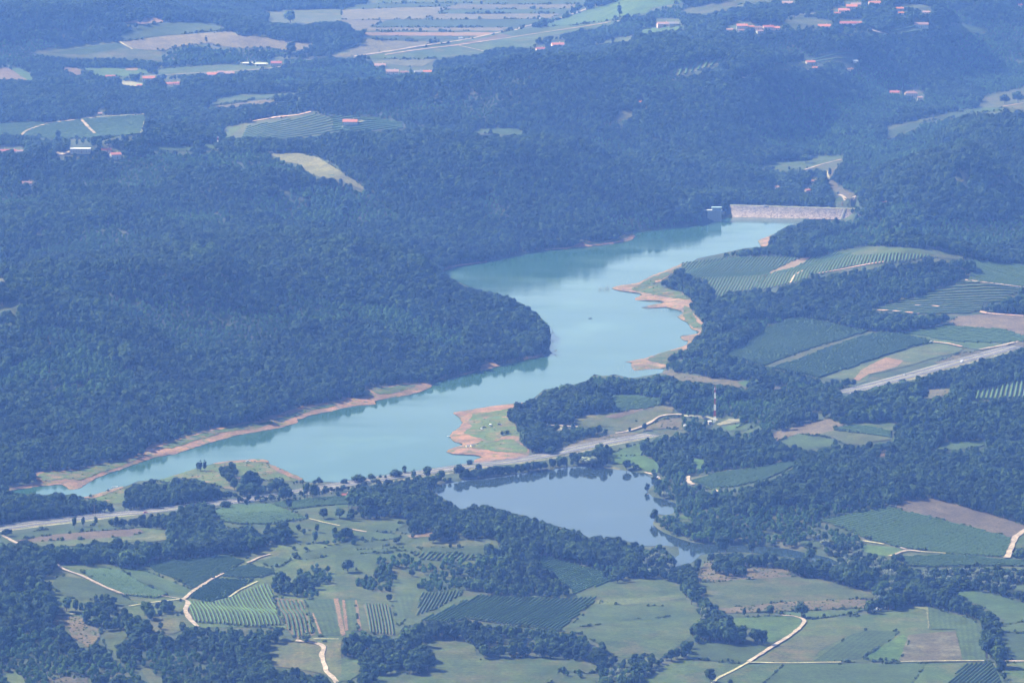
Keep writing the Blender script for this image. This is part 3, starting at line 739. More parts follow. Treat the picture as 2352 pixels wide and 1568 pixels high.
# woods and thickets standing inside the open land
WOODS = [(0,2,"1820,870 1850,830 1960,800 2000,830 2060,830 2050,790 2110,760 2200,740 2300,760 2320,800 2290,850 2330,890 2270,905 2220,880 2150,860 2130,850 2190,920 2190,970 2220,980 2100,990 2000,970 1930,975 1880,950 1880,910"),
 (0,2,"570,1100 590,1020 680,970 740,960 800,975 870,1040 910,1100 890,1160 810,1200 760,1200 680,1200 600,1150"),
 (0,2,"800,1190 820,1140 930,1100 1000,1100 1010,1180 950,1210 870,1220"),
 (0,2,"975,1010 1040,1020 1105,1040 1110,960 1160,955 1200,1030 1225,1070 1170,1105 1100,1110 1060,1150 1010,1120"),
 (0,2,"1520,150 1560,60 1600,40 1640,90 1650,150 1600,200"),
 (0,2,"1670,150 1680,115 1770,140 1785,200 1785,280 1680,280 1660,220"),
 (0,2,"540,770 545,720 600,735 650,720 650,770"),
 (0,2,"1880,500 1940,440 2000,450 2000,540 1900,560"),
 (0,2,"2160,600 2160,540 2230,520 2352,490 2420,500 2420,600 2352,612 2200,625"),
 (0,2,"1620,690 1620,640 1740,640 1770,680"),
 (1,2,"250,780 245,720 300,690 420,670 480,690 560,720 760,700 960,680 1000,640 1230,625 1330,690 1360,780 1460,820 1520,880 1590,950 1590,985 1480,990 1350,985 1250,990 1000,975 920,945 900,930 830,940 740,930 680,945 580,945 540,920 530,850 540,800 470,790 420,780"),
 (1,2,"110,910 110,840 200,800 290,740 345,770 385,860 350,900 340,940 200,930"),
 (1,2,"1700,935 1700,900 1790,860 1900,820 1960,830 1960,855 1800,915 1720,948"),
 (1,2,"0,610 -20,560 60,560 200,570 130,615"),
 (1,2,"0,430 -30,390 130,400 380,400 380,430 150,450 0,460"),
 (1,2,"640,620 630,530 740,520 1100,560 1110,590 900,590 800,590 700,590"),
 (1,2,"1490,1510 1500,1460 1690,1480 1760,1500 1750,1530"),
 (1,2,"1120,640 1110,590 1150,600 1160,635"),
 (2,2,"220,800 230,725 400,735 415,830 300,845 270,820"),
 (2,2,"395,860 400,800 450,820 455,860"),
 (2,1,"450,1110 450,1060 540,1070 550,1115"),
 (2,2,"1280,1060 1275,980 1310,1000 1310,1060"),
]
for c_, r_, s_ in WOODS: pass
W_POLY = [T(c, r, s) for c, r, s in WOODS]
# (rows run from a to b; spacing m; thickness; foliage; own objects?; label)
VINES = [
 (1,2,"540,1142 760,1042 960,967 1090,977 1500,992 1780,977 1500,1212 1300,1182 1100,1162 860,1122 780,1152 600,1152",(1110,1160,1400,985),3.7,.65,'vine',1,"large striped vineyard below the dark wood"),
 (1,2,"1320,697 1420,702 1600,752 1780,802 1930,822 1900,852 1600,962 1590,932 1520,892 1480,852 1360,782",(1560,930,1850,810),3.6,.8,'vine',1,"vineyard on the slope between the two woods"),
 (1,2,"550,952 700,947 830,937 830,962 650,1062 500,1112 540,1032",(520,1095,600,960),3.0,.6,'vine2',1,"narrow vineyard left of the large striped one"),
 (1,2,"150,1030 320,1030 372,1242 200,1225",(300,1240,262,1030),2.7,.55,'vine2',1,"small plot of eight brown and green rows"),
 (0,2,"1310,1012 1450,1022 1580,987 1830,882 1870,932 1900,1052 1950,1172 1750,1182 1500,1162 1340,1152 1300,1082",(1720,1180,1600,970),3.3,.6,'vine',1,"bright vineyard beside the pale forked track"),
 (0,2,"1900,1000 2080,1012 2160,1230 2040,1262 1990,1202 1930,1100",(2060,1262,1975,1010),3.6,.7,'vine2',1,"brown plot with sparse dark rows"),
 (1,2,"480,672 960,692 900,722 780,732 560,722 520,702",(560,718,600,676),4.5,.8,'vine',0,"short hedge rows beside the dark wood"),
 (0,2,"560,802 720,787 830,802 1000,902 1160,962 1090,987 860,967 700,892 600,832",(700,800,1100,985),3.0,.8,'vine2',0,"dark vineyard beside the pale track at left"),
 (0,2,"1020,767 1200,732 1560,692 1690,732 1600,792 1450,857 1340,927 1200,852 1060,802",(1060,780,1600,712),3.0,.8,'vine2',0,"dark vineyard above the track fork"),
 (0,2,"1530,837 1560,812 1620,782 1700,757 1880,792 1900,817 1760,852",(1580,830,1860,800),3.0,.8,'vine2',0,"small dark vineyard right of the forked track"),
 (0,2,"1320,962 1400,902 1500,852 1740,862 1650,922 1560,982 1440,1012 1310,987",(1380,975,1680,890),3.6,.6,'vine',0,"pale vineyard in the corner of the track fork"),
 (2,2,"900,452 1030,430 1400,366 1450,367 2000,502 2260,572 2270,602 2220,702 1850,682 1480,632 1250,572 1100,502 970,462",(1200,440,2150,640),4.4,.8,'vine2',0,"large vineyard below the mauve ploughed field"),
 (2,2,"1470,702 1850,687 2230,722 2352,732 2500,740 2500,765 2352,765 1950,762 1700,772 1560,762",(1500,710,2200,745),4.4,.8,'vine2',0,"lower vineyard strip behind the willows"),
 (2,2,"1840,1560 1930,1442 2130,1432 2230,1640 1790,1640",(1900,1600,2080,1450),3.4,.8,'vine2',1,"dark vineyard at the lower right edge"),
 (2,1,"-10,310 0,245 60,240 300,210 820,200 770,230 600,310 520,400 470,440 350,450 320,440 230,512 195,507 200,440 170,370 100,350 0,325",(250,500,480,215),4.3,1.0,'vine',0,"vineyard facing the lake on the right shore"),
 (2,1,"600,322 760,280 870,225 950,195 1050,172 1200,200 1450,180 1700,190 1700,205 1500,240 1330,252 1150,272 940,327 880,342 830,377 760,382 700,397 560,432 490,417",(560,425,760,260),4.3,1.0,'vine',0,"vineyard around the hilltop on the right shore"),
 (2,1,"1290,572 1500,512 1700,452 1900,382 1950,367 2352,417 2352,430 2250,470 2210,512 2070,522 2060,572 1960,592 1640,597 1400,582",(1700,470,2250,450),8.5,2.6,'vine2',0,"terraced vineyard right of the long wood"),
 (2,1,"1990,227 2100,235 2352,260 2500,275 2500,425 2352,412 1960,370 1990,310",(2000,240,2350,380),5.0,1.2,'vine2',0,"vineyard at the right edge"),
 (2,1,"230,902 430,812 560,702 740,632 830,627 950,652 1190,702 1280,720 1100,772 930,822 700,902 560,957 500,942 380,902",(500,900,1100,730),4.2,1.4,'vine2',0,"dark orchard above the grass strip"),
 (2,1,"610,972 760,922 1000,832 1250,752 1350,727 1500,737 1700,782 1720,802 1620,812 1430,872 1150,972 940,1042 820,1012",(900,1020,1600,800),4.2,1.4,'vine2',0,"dark orchard below the grass strip"),
 (2,1,"1480,732 1700,702 1830,685 1900,690 2200,704 2352,753 2500,790 2330,792 2200,802 1900,792 1700,762",(1700,710,2300,790),7.0,1.4,'vine2',0,"loose orchard rows below the ploughed hill field"),
 (2,1,"1980,1185 1990,1150 2150,1100 2352,1045 2500,1010 2500,1160 2352,1172 2150,1187",(2080,1185,2110,1115),5.0,1.1,'vine',0,"pale vineyard with upright rows at the right edge"),
 (1,1,"1800,1162 1990,1155 2200,1182 2230,1212 2100,1252 1880,1272 1870,1212",(1880,1250,2150,1190),4.0,1.3,'vine2',0,"orchard behind the lakeside wood"),
 (2,2,"50,182 250,125 500,92 780,37 800,52 700,112 560,172 350,222 200,232 120,202",(150,200,700,70),3.6,1.2,'vine2',0,"vineyard right of the pond"),
 (0,0,"-120,855 200,840 330,845 560,825 1000,790 1000,870 975,932 700,940 560,960 350,962 180,940 -120,935",(600,900,1000,850),10.0,3.0,'vine2',0,"terraced vineyard on the far left hill"),
 (0,0,"1700,872 2050,812 2150,785 2352,830 2412,850 2412,905 2200,945 1980,962 1800,962 1660,955",(1800,950,2300,860),10.0,3.0,'vine2',0,"terraced vineyard left of the orange roofed house"),
 (1,0,"-60,812 0,805 240,815 420,850 430,890 200,910 -60,912",(0,880,400,850),8.0,2.0,'vine',0,"round vineyard below the orange roofed house"),
 (2,0,"850,415 1000,370 1180,355 1180,380 1130,430 1000,442 860,432",(870,425,1180,390),12.0,4.0,'vine2',0,"terraced vineyard behind the far farmhouse"),
 (2,0,"-100,490 0,465 100,430 340,395 350,410 200,460 0,522 -100,530",(0,490,20,440),9.0,2.0,'vine',0,"pale vineyard strip on the far slope"),
 (2,0,"1420,235 1430,205 1560,165 1720,190 1620,230 1480,240",(1450,230,1700,190),12.0,3.0,'vine2',0,"terraced vineyard near the far village"),
 (2,1,"1045,1387 1180,1358 1440,1402 1440,1448 1250,1422",(1080,1385,1420,1430),4.0,1.2,'vine2',0,"narrow vineyard crossing the mauve field"),
 (0,2,"1480,392 1560,352 1870,342 2120,440 2000,457 1850,477 1700,477 1550,462 1500,432",(1520,400,2050,440),3.4,1.0,'vine2',0,"dark vineyard below the highway"),
 (0,2,"1880,345 1900,332 2160,300 2352,285 2420,280 2420,345 2210,350 2010,377",(1920,340,2352,310),5.0,1.2,'vine2',0,"hedge like vines along the highway"),
]
TRACKS = [  # width m, col, row, line, kind
 (4.5,0,2,"20,558 75,590 170,637",'yard'), (5,0,2,"385,757 450,797 560,832 640,872 720,912 845,962",'yard'), (3.2,0,2,"845,962 960,966 1060,965 1130,976 1230,993 1270,996",'yard'),
 (2.5,0,2,"1250,995 1100,1012 980,1030 880,1045",'pale'),
 (5,0,2,"1258,998 1290,1002 1302,1030 1276,1062 1282,1102 1320,1147 1365,1187",'yard'), (3.6,0,2,"1265,996 1330,941 1400,896 1460,856 1540,816",'yard'), (3.2,0,2,"1700,745 1720,741 1790,706 1870,686",'yard'),
 (2.2,0,2,"1580,982 1650,932 1780,872",'pale'), (5,0,2,"2040,1281 2150,1294 2220,1311 2236,1341 2212,1371 2226,1431 2250,1496 2300,1546 2330,1590 2345,1640",'yard'),
 (2.5,0,2,"2130,442 2250,472 2352,492",'pale'), (3,1,2,"30,508 100,520 175,535",'yard'), (2,0,2,"400,1100 545,1098",'pale'), (1.6,0,2,"2160,1270 2352,1272",'pale'),
 (4,2,2,"640,1106 760,1111 842,1136 822,1181 742,1246 622,1321 452,1431",'yard'), (3,2,2,"452,1431 380,1471 240,1541 180,1600",'pale'), (2.6,2,2,"452,1431 700,1436 1100,1430",'pale'), (2.6,2,2,"1500,1426 1900,1421 2110,1420",'pale'), (4,2,2,"2200,1422 2352,1423 2500,1424",'yard'),
 (7,2,2,"2400,500 2352,522 2290,572 2262,642 2240,712",'yard'), (4,2,2,"1420,701 1550,657 1640,668",'yard'), (3,2,2,"1500,641 1550,655",'yard'), (2.4,2,2,"1640,669 1830,681",'pale'), (3,2,2,"1240,594 1400,620",'pale'), (4.5,2,2,"40,150 35,175 45,200 75,208",'yard'), (4,2,2,"215,244 250,256",'yard'),
 (4,1,1,"1370,1371 1460,1366 1600,1376 1660,1379",'yard'), (4.5,1,1,"1890,1422 1960,1412 2060,1381 2130,1345 2200,1301 2280,1291 2352,1293",'yard'),
 (3,1,2,"2090,122 2150,135 2190,160 2200,185",'yard'),
 (4,2,1,"1945,366 2100,385 2352,416 2500,430",'yard'), (4,2,1,"2095,596 2040,590 2055,576 2090,595 2352,614",'redyard'), (4,2,1,"1730,792 1830,802 1935,827",'redyard'), (5,2,1,"2045,845 2180,821 2352,779 2450,757",'yard'),
 (3,2,1,"900,326 1100,291 1300,251 1400,238",'redyard'), (3.5,2,1,"1290,571 1450,578 1640,597",'redyard'), (3,2,1,"740,385 770,330 830,300",'redyard'), (3,2,1,"1600,540 1700,540 1810,553",'redyard'),
 (7,1,0,"90,393 210,375 380,350 540,322 700,300 840,280 960,255 1100,225 1240,195 1380,158 1520,125 1640,85 1750,40 1830,12 1870,-10 1930,-50",'yard'), (6,1,0,"1750,40 1700,28 1705,0 1712,-50",'yard'),
 (6,1,0,"300,382 500,350 800,315 1100,272 1400,227 1700,182 1950,140",'plough'), (3.5,1,0,"810,319 900,338 1000,361",'yard'),
 (5,0,0,"1000,530 1100,523 1300,511 1500,499 1700,490 1850,476 1980,458",'yard'), (5,0,0,"150,935 175,905 330,852 560,826",'redyard'), (6,0,0,"560,826 600,870 655,925",'redyard'), (6,0,0,"560,826 700,808 1000,791",'dry'), (5,0,0,"1000,840 975,932",'dry'),
 (5,0,0,"1740,840 1900,812 2050,797 2150,772",'redyard'), (5,0,0,"-60,1070 250,1068 450,1066 485,1040",'yard'), (4,0,0,"820,290 870,320 915,345",'dry'), (4,1,0,"0,885 30,860 100,850 240,818",'dry'),
 (5,2,0,"1290,205 1335,224 1420,241",'yard'), (4,2,0,"835,1176 960,1136 1095,1103",'yard'), (6,2,0,"1080,1345 1130,1370 1195,1397",'yard'), (3,2,0,"1100,1395 1105,1410 1090,1435",'yard'), (4,2,0,"990,1180 1010,1240",'dry'), (4,2,0,"2200,740 2352,712 2450,700",'redyard'), (4,2,0,"835,495 870,487",'yard'), (4,2,0,"410,540 480,550",'yard'),
]
HIGHWAY = (T(0, 2, "-120,520 0,508 165,485 330,463 490,450 640,430 790,412 940,399 1070,388 1230,366 1460,342 1600,322 1750,302 1900,280 2050,260 2250,234") +
           T(1, 2, "150,190 300,170 500,140 760,105 950,72 1150,45 1420,6") + T(1, 1, "1600,1532 1800,1490 1950,1462 2230,1408") )
HIGHWAY2 = T(2, 1, "1100,1140 1240,1108 1500,1040 1640,1002 1900,930 2050,888 2200,850 2300,815")

# houses: col, row, x, y of the foot, width px, roof, wall, floors, turn, description
HS = [
 (0,0,1025,560,84,'orange','white',2,4,"white two storey house with a reddish roof beside the far road at left"),
 (0,0,762,540,66,'red','stone',1,-6,"low red roofed house at the left end of the far roadside hamlet"),
 (0,0,1160,588,52,'orange','pinkwall',1,8,"small reddish house in the garden below the far roadside"),
 (0,0,1215,586,44,'red','pinkwall',1,-12,"reddish shed at the right end of the garden below the far roadside"),
 (0,0,960,600,36,'orange','tan',1,0,"little orange roofed hut below the far gravel yard"),
 (0,0,1465,524,76,'orange','white',1,-3,"long orange roofed house, left one of three in the far roadside row"),
 (0,0,1520,518,44,'pink','white',2,3,"taller orange house, middle one of three in the far roadside row"),
 (0,0,1580,516,70,'pink','white',1,0,"pale orange house, right one of three in the far roadside row"),
 (0,0,1905,456,74,'red','white',2,0,"white house with a bright red roof right of the far gravel yard"),
 (0,0,20,1052,60,'red','tan',1,-4,"red roofed house at the left edge, leftmost of three in a row"),
 (0,0,84,1052,62,'red','tan',1,-4,"red roofed house at the left edge, middle one of three in a row"),
 (0,0,136,1054,44,'pink','white',1,10,"red roofed house at the left edge, rightmost of three in a row"),
 (0,0,732,1046,66,'red','tan',1,5,"low red roofed house left of the tall white one on the left hill"),
 (0,0,796,1090,72,'orange','white',2,20,"tall white house with an orange roof on the left hill"),
 (0,0,186,1275,70,'brown','tan',1,0,"small brownish roof almost hidden in the left hill forest"),
 (0,0,690,794,28,'pink','white',1,0,"tiny pinkish hut above the terraced vineyard"),
 (1,0,268,462,76,'pink','tan',1,-4,"low pinkish sheds on the far dry field"),
 (1,0,352,514,84,'pink','pinkwall',2,2,"pink house with a tiled roof among far trees, left one of three"),
 (1,0,434,510,56,'brown','tan',1,0,"brown roofed house among far trees, middle one of three"),
 (1,0,534,516,60,'grey','white',2,14,"white fronted house right of the far dry field"),
 (1,0,594,516,56,'orange','white',2,-4,"white house with an orange roof at the right end of the far group"),
 (1,0,1490,318,84,'orange','pinkwall',1,12,"long red roof below the far country road"),
 (1,0,1372,348,60,'red','tan',1,12,"low reddish roof left of the long red one"),
 (1,0,2222,186,92,'pink','pinkwall',2,6,"big reddish house on the far hilltop meadow"),
 (1,0,2292,184,66,'grey','white',2,0,"grey roofed white house beside the big reddish hilltop house"),
 (1,0,62,862,100,'orange','white',2,-6,"orange roofed white house on the vineyard hill"),
 (1,0,2062,716,16,'orange','white',1,0,"tiny hut in the far forest clearing"),
 (2,0,1112,82,76,'orange','pinkwall',1,0,"wide orange roof, lowest of the far village cluster"),
 (2,0,1165,66,76,'orange','cream',2,-5,"orange roof in the middle of the far village cluster"),
 (2,0,1192,42,64,'pink','cream',1,6,"orange roof, topmost of the far village cluster"),
 (2,0,1322,32,80,'orange','tan',1,10,"long orange roof right of the far village cluster"),
 (2,0,1496,70,50,'orange','cream',1,0,"orange roof, upper one of a far pair"),
 (2,0,1504,100,38,'orange','pinkwall',1,0,"small orange roof, lower one of a far pair"),
 (2,0,1680,96,50,'pink','tan',1,-8,"orange brown roof right of the far pair"),
 (2,0,1645,190,94,'brown','white',2,-4,"white house with a brown roof beside the far bright meadow"),
 (2,0,1140,172,110,'red','tan',1,2,"long red roofed barn below the far village"),
 (2,0,1214,168,38,'orange','tan',1,0,"small red shed at the end of the long far barn"),
 (2,0,976,192,86,'orange','tan',1,-2,"low orange roof left of the long far barn"),
 (2,0,1066,102,40,'red','tan',1,0,"small red roof left under the far village cluster"),
 (2,0,722,32,72,'pink','white',1,0,"pinkish roof at the top edge left of the village"),
 (2,0,2326,44,26,'red','tan',1,0,"tiny red roof at the upper right corner"),
 (2,0,325,216,44,'pink','cream',1,0,"pale shed, leftmost of the far hamlet"),
 (2,0,410,200,74,'orange','white',2,0,"white house with an orange roof, highest of the far hamlet"),
 (2,0,470,196,44,'orange','tan',1,0,"orange roof right of the white hamlet house"),
 (2,0,404,220,40,'brown','tan',1,0,"brownish shed below the white hamlet house"),
 (2,0,520,202,48,'brown','tan',1,6,"brown roof in the middle of the far hamlet"),
 (2,0,590,198,72,'red','tan',1,8,"long dark red roof in the right half of the far hamlet"),
 (2,0,642,204,56,'orange','pinkwall',1,-10,"orange roof at the right end of the far hamlet"),
 (2,0,530,226,46,'pink','white',1,24,"pink roof, lowest of the far hamlet"),
 (2,0,880,450,62,'orange','cream',2,14,"bright orange roofed farmhouse before the terraced far vineyard"),
 (2,0,925,482,60,'orange','tan',1,-6,"low orange roof below the bright farmhouse"),
 (2,0,1190,432,34,'white','white',1,14,"small white shed on the far vineyard hill"),
 (2,0,1155,488,36,'brown','tan',1,12,"small brown roof in the trees below the far vineyard"),
 (2,0,1462,648,66,'red','pinkwall',1,-14,"red roofed house left of the large terracotta one"),
 (2,0,1575,664,86,'brown','tan',2,0,"large tan house with a terracotta hip roof"),
 (2,0,1636,694,34,'pink','cream',2,0,"narrow pale house right below the large tan one"),
 (2,0,862,1336,38,'orange','cream',2,30,"small orange roofed house in the wood behind the dam"),
 (2,0,650,1302,26,'pink','white',1,0,"tiny pale hut in the wood behind the dam"),
 (2,0,905,1260,32,'brown','white',1,-14,"small house by the gravel yard behind the dam"),
 (2,0,1390,1412,48,'red','tan',1,-30,"red roof alone in the forest right of the dam"),
]
# ------------------------------------------------------------ ground, water
V = np.stack([XX.ravel(), YY.ravel(), ZZ.ravel()], -1)
ground = tag(grid_mesh('terrain', V, len(GX), len(GY), M['wood_floor']), kind='structure')

def water_sheet(name, poly, mat, z=0.0, grow=0.0):
    P_ = [Vector((float(a), float(b))) for a, b in (flat(u, v) for u, v in poly)]
    n = len(P_)
    r = delaunay_2d_cdt(P_, [(i, (i + 1) % n) for i in range(n)], [list(range(n))], 1, 1e-4)
    o = mesh_obj(name, [(p.x, p.y, z) for p in r[0]], [f for f in r[2]], mat)
    for p in o.data.polygons:
        if p.normal.z < 0: p.flip()
    return tag(o, kind='structure')

def water_mat(name, c, c2, rough):
    m, n, l, b = newmat(name)
    g = n.new('ShaderNodeNewGeometry').outputs['Position']
    f = noise(n, l, g, 0.004, 3, 0.5)
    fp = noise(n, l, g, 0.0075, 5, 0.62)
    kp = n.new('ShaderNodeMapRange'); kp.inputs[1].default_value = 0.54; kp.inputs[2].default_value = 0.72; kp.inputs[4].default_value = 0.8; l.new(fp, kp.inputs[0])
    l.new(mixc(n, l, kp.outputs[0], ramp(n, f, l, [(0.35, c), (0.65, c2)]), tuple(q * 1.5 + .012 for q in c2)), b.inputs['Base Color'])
    b.inputs['IOR'].default_value = 1.33
    b.inputs['Specular IOR Level'].default_value = 0.5
    b.inputs['Roughness'].default_value = rough
    mp = n.new('ShaderNodeMapping'); mp.inputs['Scale'].default_value = (0.6, 1.0, 1); l.new(g, mp.inputs[0])
    mp2 = n.new('ShaderNodeMapping'); mp2.inputs['Scale'].default_value = (0.35, 1.0, 1); l.new(g, mp2.inputs[0])
    f3 = noise(n, l, mp2.outputs[0], 0.012, 4, 0.6)
    kr = n.new('ShaderNodeMapRange'); kr.inputs[1].default_value = 0.4; kr.inputs[2].default_value = 0.62; kr.inputs[3].default_value = rough * .5; kr.inputs[4].default_value = rough * 2.0
    l.new(f3, kr.inputs[0]); l.new(kr.outputs[0], b.inputs['Roughness'])
    f2 = noise(n, l, mp.outputs[0], 0.5, 3, 0.6)
    bp = n.new('ShaderNodeBump'); bp.inputs['Strength'].default_value = 0.25; bp.inputs['Distance'].default_value = 0.06
    l.new(f2, bp.inputs['Height']); l.new(bp.outputs[0], b.inputs['Normal'])
    return m
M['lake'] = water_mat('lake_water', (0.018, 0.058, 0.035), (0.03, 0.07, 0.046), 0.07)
M['pond'] = water_mat('pond_water', (0.014, 0.026, 0.026), (0.018, 0.03, 0.03), 0.04)
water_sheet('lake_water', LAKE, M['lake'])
water_sheet('pond_water', POND, M['pond'])

# ------------------------------------------------------------ open land laid over the terrain
def densify(P_, step=9.0, closed=True):
    out = []
    n = len(P_)
    for i in range(n if closed else n - 1):
        a = P_[i]; b = P_[(i + 1) % n]
        k = max(1, int(math.hypot(a[0] - b[0], (a[1] - b[1]) * 3) / step))
        for j in range(k):
            out.append((a[0] + (b[0] - a[0]) * j / k, a[1] + (b[1] - a[1]) * j / k))
    if not closed: out.append(P_[-1])
    return out

def wiggle(P_, amp):
    """a field edge is never ruler straight"""
    P_ = np.array(P_)
    return [(x, y) for x, y in P_ + RNG.normal(0, 1, P_.shape) * np.array([amp, amp * .35])]

def drape(poly_px, lift, step=11.0, wig=0.8):
    q = densify(poly_px)
    if wig: q = wiggle(q, wig)
    u = np.array([a for a, b in q]); v = np.array([b for a, b in q])
    x, y, z = hit(u, v)
    w_ = list(zip(x.tolist(), y.tolist()))
    x0, x1, y0, y1 = x.min(), x.max(), y.min(), y.max()
    gx, gy = np.meshgrid(np.arange(x0, x1, step), np.arange(y0, y1, step))
    gx = gx.ravel() + .31; gy = gy.ravel() + .17
    d, ins = seg_dist(gx, gy, w_)
    k = ins & (d > step * .35)
    pts = [Vector(p) for p in w_] + [Vector((float(a), float(b))) for a, b in zip(gx[k], gy[k])]
    n = len(w_)
    r = delaunay_2d_cdt(pts, [(i, (i + 1) % n) for i in range(n)], [list(range(n))], 1, 1e-3)
    vx = np.array([p.x for p in r[0]]); vy = np.array([p.y for p in r[0]])
    vz = height(vx, vy) + lift
    return np.stack([vx, vy, vz], -1), r[2], w_

OPEN_PX = []
_ang = {}
for i, (kind, layer, c, r, s) in enumerate(FIELDS):
    P_ = T(c, r, s)
    OPEN_PX.append(P_)
    c1, c2, c3 = PAL[kind]
    rr = random.Random(i)
    f = rr.uniform(0.80, 1.12) * (.46 if kind == 'soil' else .36 if P_[0][1] > 500 or kind in ('stubble', 'plough', 'redyard', 'yard') else .34); g_ = rr.uniform(0.90, 1.04)
    sc_ = lambda q: None if q is None else tuple(round(a * f * b, 3) for a, b in zip(q, (g_ if kind in ('soil', 'plough', 'redyard', 'stubble', 'scrub') else g_ * .92, 1, .74)))
    st = None; ang = 0
    if kind in ('crop', 'midcrop', 'plough', 'stubble', 'specks') or (kind in ('meadow', 'bright', 'olive') and layer == 1):
        e = max(range(len(P_)), key=lambda k: math.dist(P_[k], P_[(k + 1) % len(P_)]))
        a = hit1(*P_[e]); b_ = hit1(*P_[(e + 1) % len(P_)])
        ang = math.atan2(b_.y - a.y, b_.x - a.x)
        st = 4.5 if kind not in ('meadow', 'bright', 'olive') else 7.0
    big = 0.03 if kind in ('soil', 'shoregrass', 'scrub', 'specks') else 0.014
    m = ground_mat(NAMES[kind], sc_(c1), sc_(c2), sc_(c3), st, ang, big=big)
    vs, fs, _ = drape(P_, 0.35 + 0.22 * layer + 0.003 * (i % 17), wig=1.6 if kind in ('soil', 'shoregrass', 'scrub') else .7)
    o = mesh_obj(NAMES[kind], vs, fs, m, smooth=True)
    tag(o, kind='structure')

# ------------------------------------------------------------ tracks and the highway
def line_w(P_, step=7.0):
    q = densify(P_, step, False)
    x, y, z = hit([a for a, b in q], [b for a, b in q])
    pts = np.stack([x, y], -1)
    # smooth the jumps that folds in the ground make
    for _ in range(3):
        pts[1:-1] = (pts[:-2] + 2 * pts[1:-1] + pts[2:]) / 4
    return pts
def ribbon(name, pts, offs, lift, mat, zfun=None, wob=0.0, sub=3.0):
    seg = np.r_[0, np.cumsum(np.hypot(*np.diff(pts, axis=0).T))]
    t = np.arange(0, seg[-1], sub)
    x = np.interp(t, seg, pts[:, 0]); y = np.interp(t, seg, pts[:, 1])
    dx = np.gradient(x); dy = np.gradient(y); L = np.hypot(dx, dy) + 1e-9
    nx, ny = -dy / L, dx / L
    n = len(x); rows = []
    for o_ in offs:
        o2 = o_ * (1 + wob * np.interp(np.arange(n), np.arange(0, n + 6, 3), RNG.normal(0, 1, len(np.arange(0, n + 6, 3)))))
        xx = x + nx * o2; yy = y + ny * o2
        zz = (height(xx, yy) if zfun is None else zfun(x, y)) + lift
        rows.append(np.stack([xx, yy, zz], -1))
    Vt = np.stack(rows, 0)
    o = grid_mesh(name, Vt.reshape(-1, 3), len(offs), n, mat)
    return o, np.stack([x, y], -1), np.stack([nx, ny], -1)
BAN = []      # ribbons that trees must keep off, as world points + half width
for i, (wd, c, r, s, kind) in enumerate(TRACKS):
    pts = line_w(T(c, r, s))
    c1, c2, c3 = PAL[kind]
    if kind == 'yard': c1, c2 = (0.22, 0.175, 0.125), (0.29, 0.235, 0.175)
    m = ground_mat('gravel_track', c1, c2, None, None, big=0.1)
    h = wd / 2 * .82
    o, _, _ = ribbon('gravel_track', pts, [-h, -h * .35, h * .35, h], 1.3 if wd > 3 else 1.2, m, wob=0.2)
    tag(o, kind='structure')
    BAN.append((pts, h))

M['asphalt'] = ground_mat('asphalt', (0.085, 0.082, 0.085), (0.11, 0.105, 0.11), None, None, big=0.05)
M['roadpaint'] = plain('road_paint', (0.4, 0.4, 0.38))
M['steel'] = plain('galvanised_steel', (0.3, 0.31, 0.33), rough=0.5, spec=0.5)
M['verge'] = ground_mat('verge', (0.25, 0.22, 0.13), (0.17, 0.18, 0.08), None, None, big=0.08)

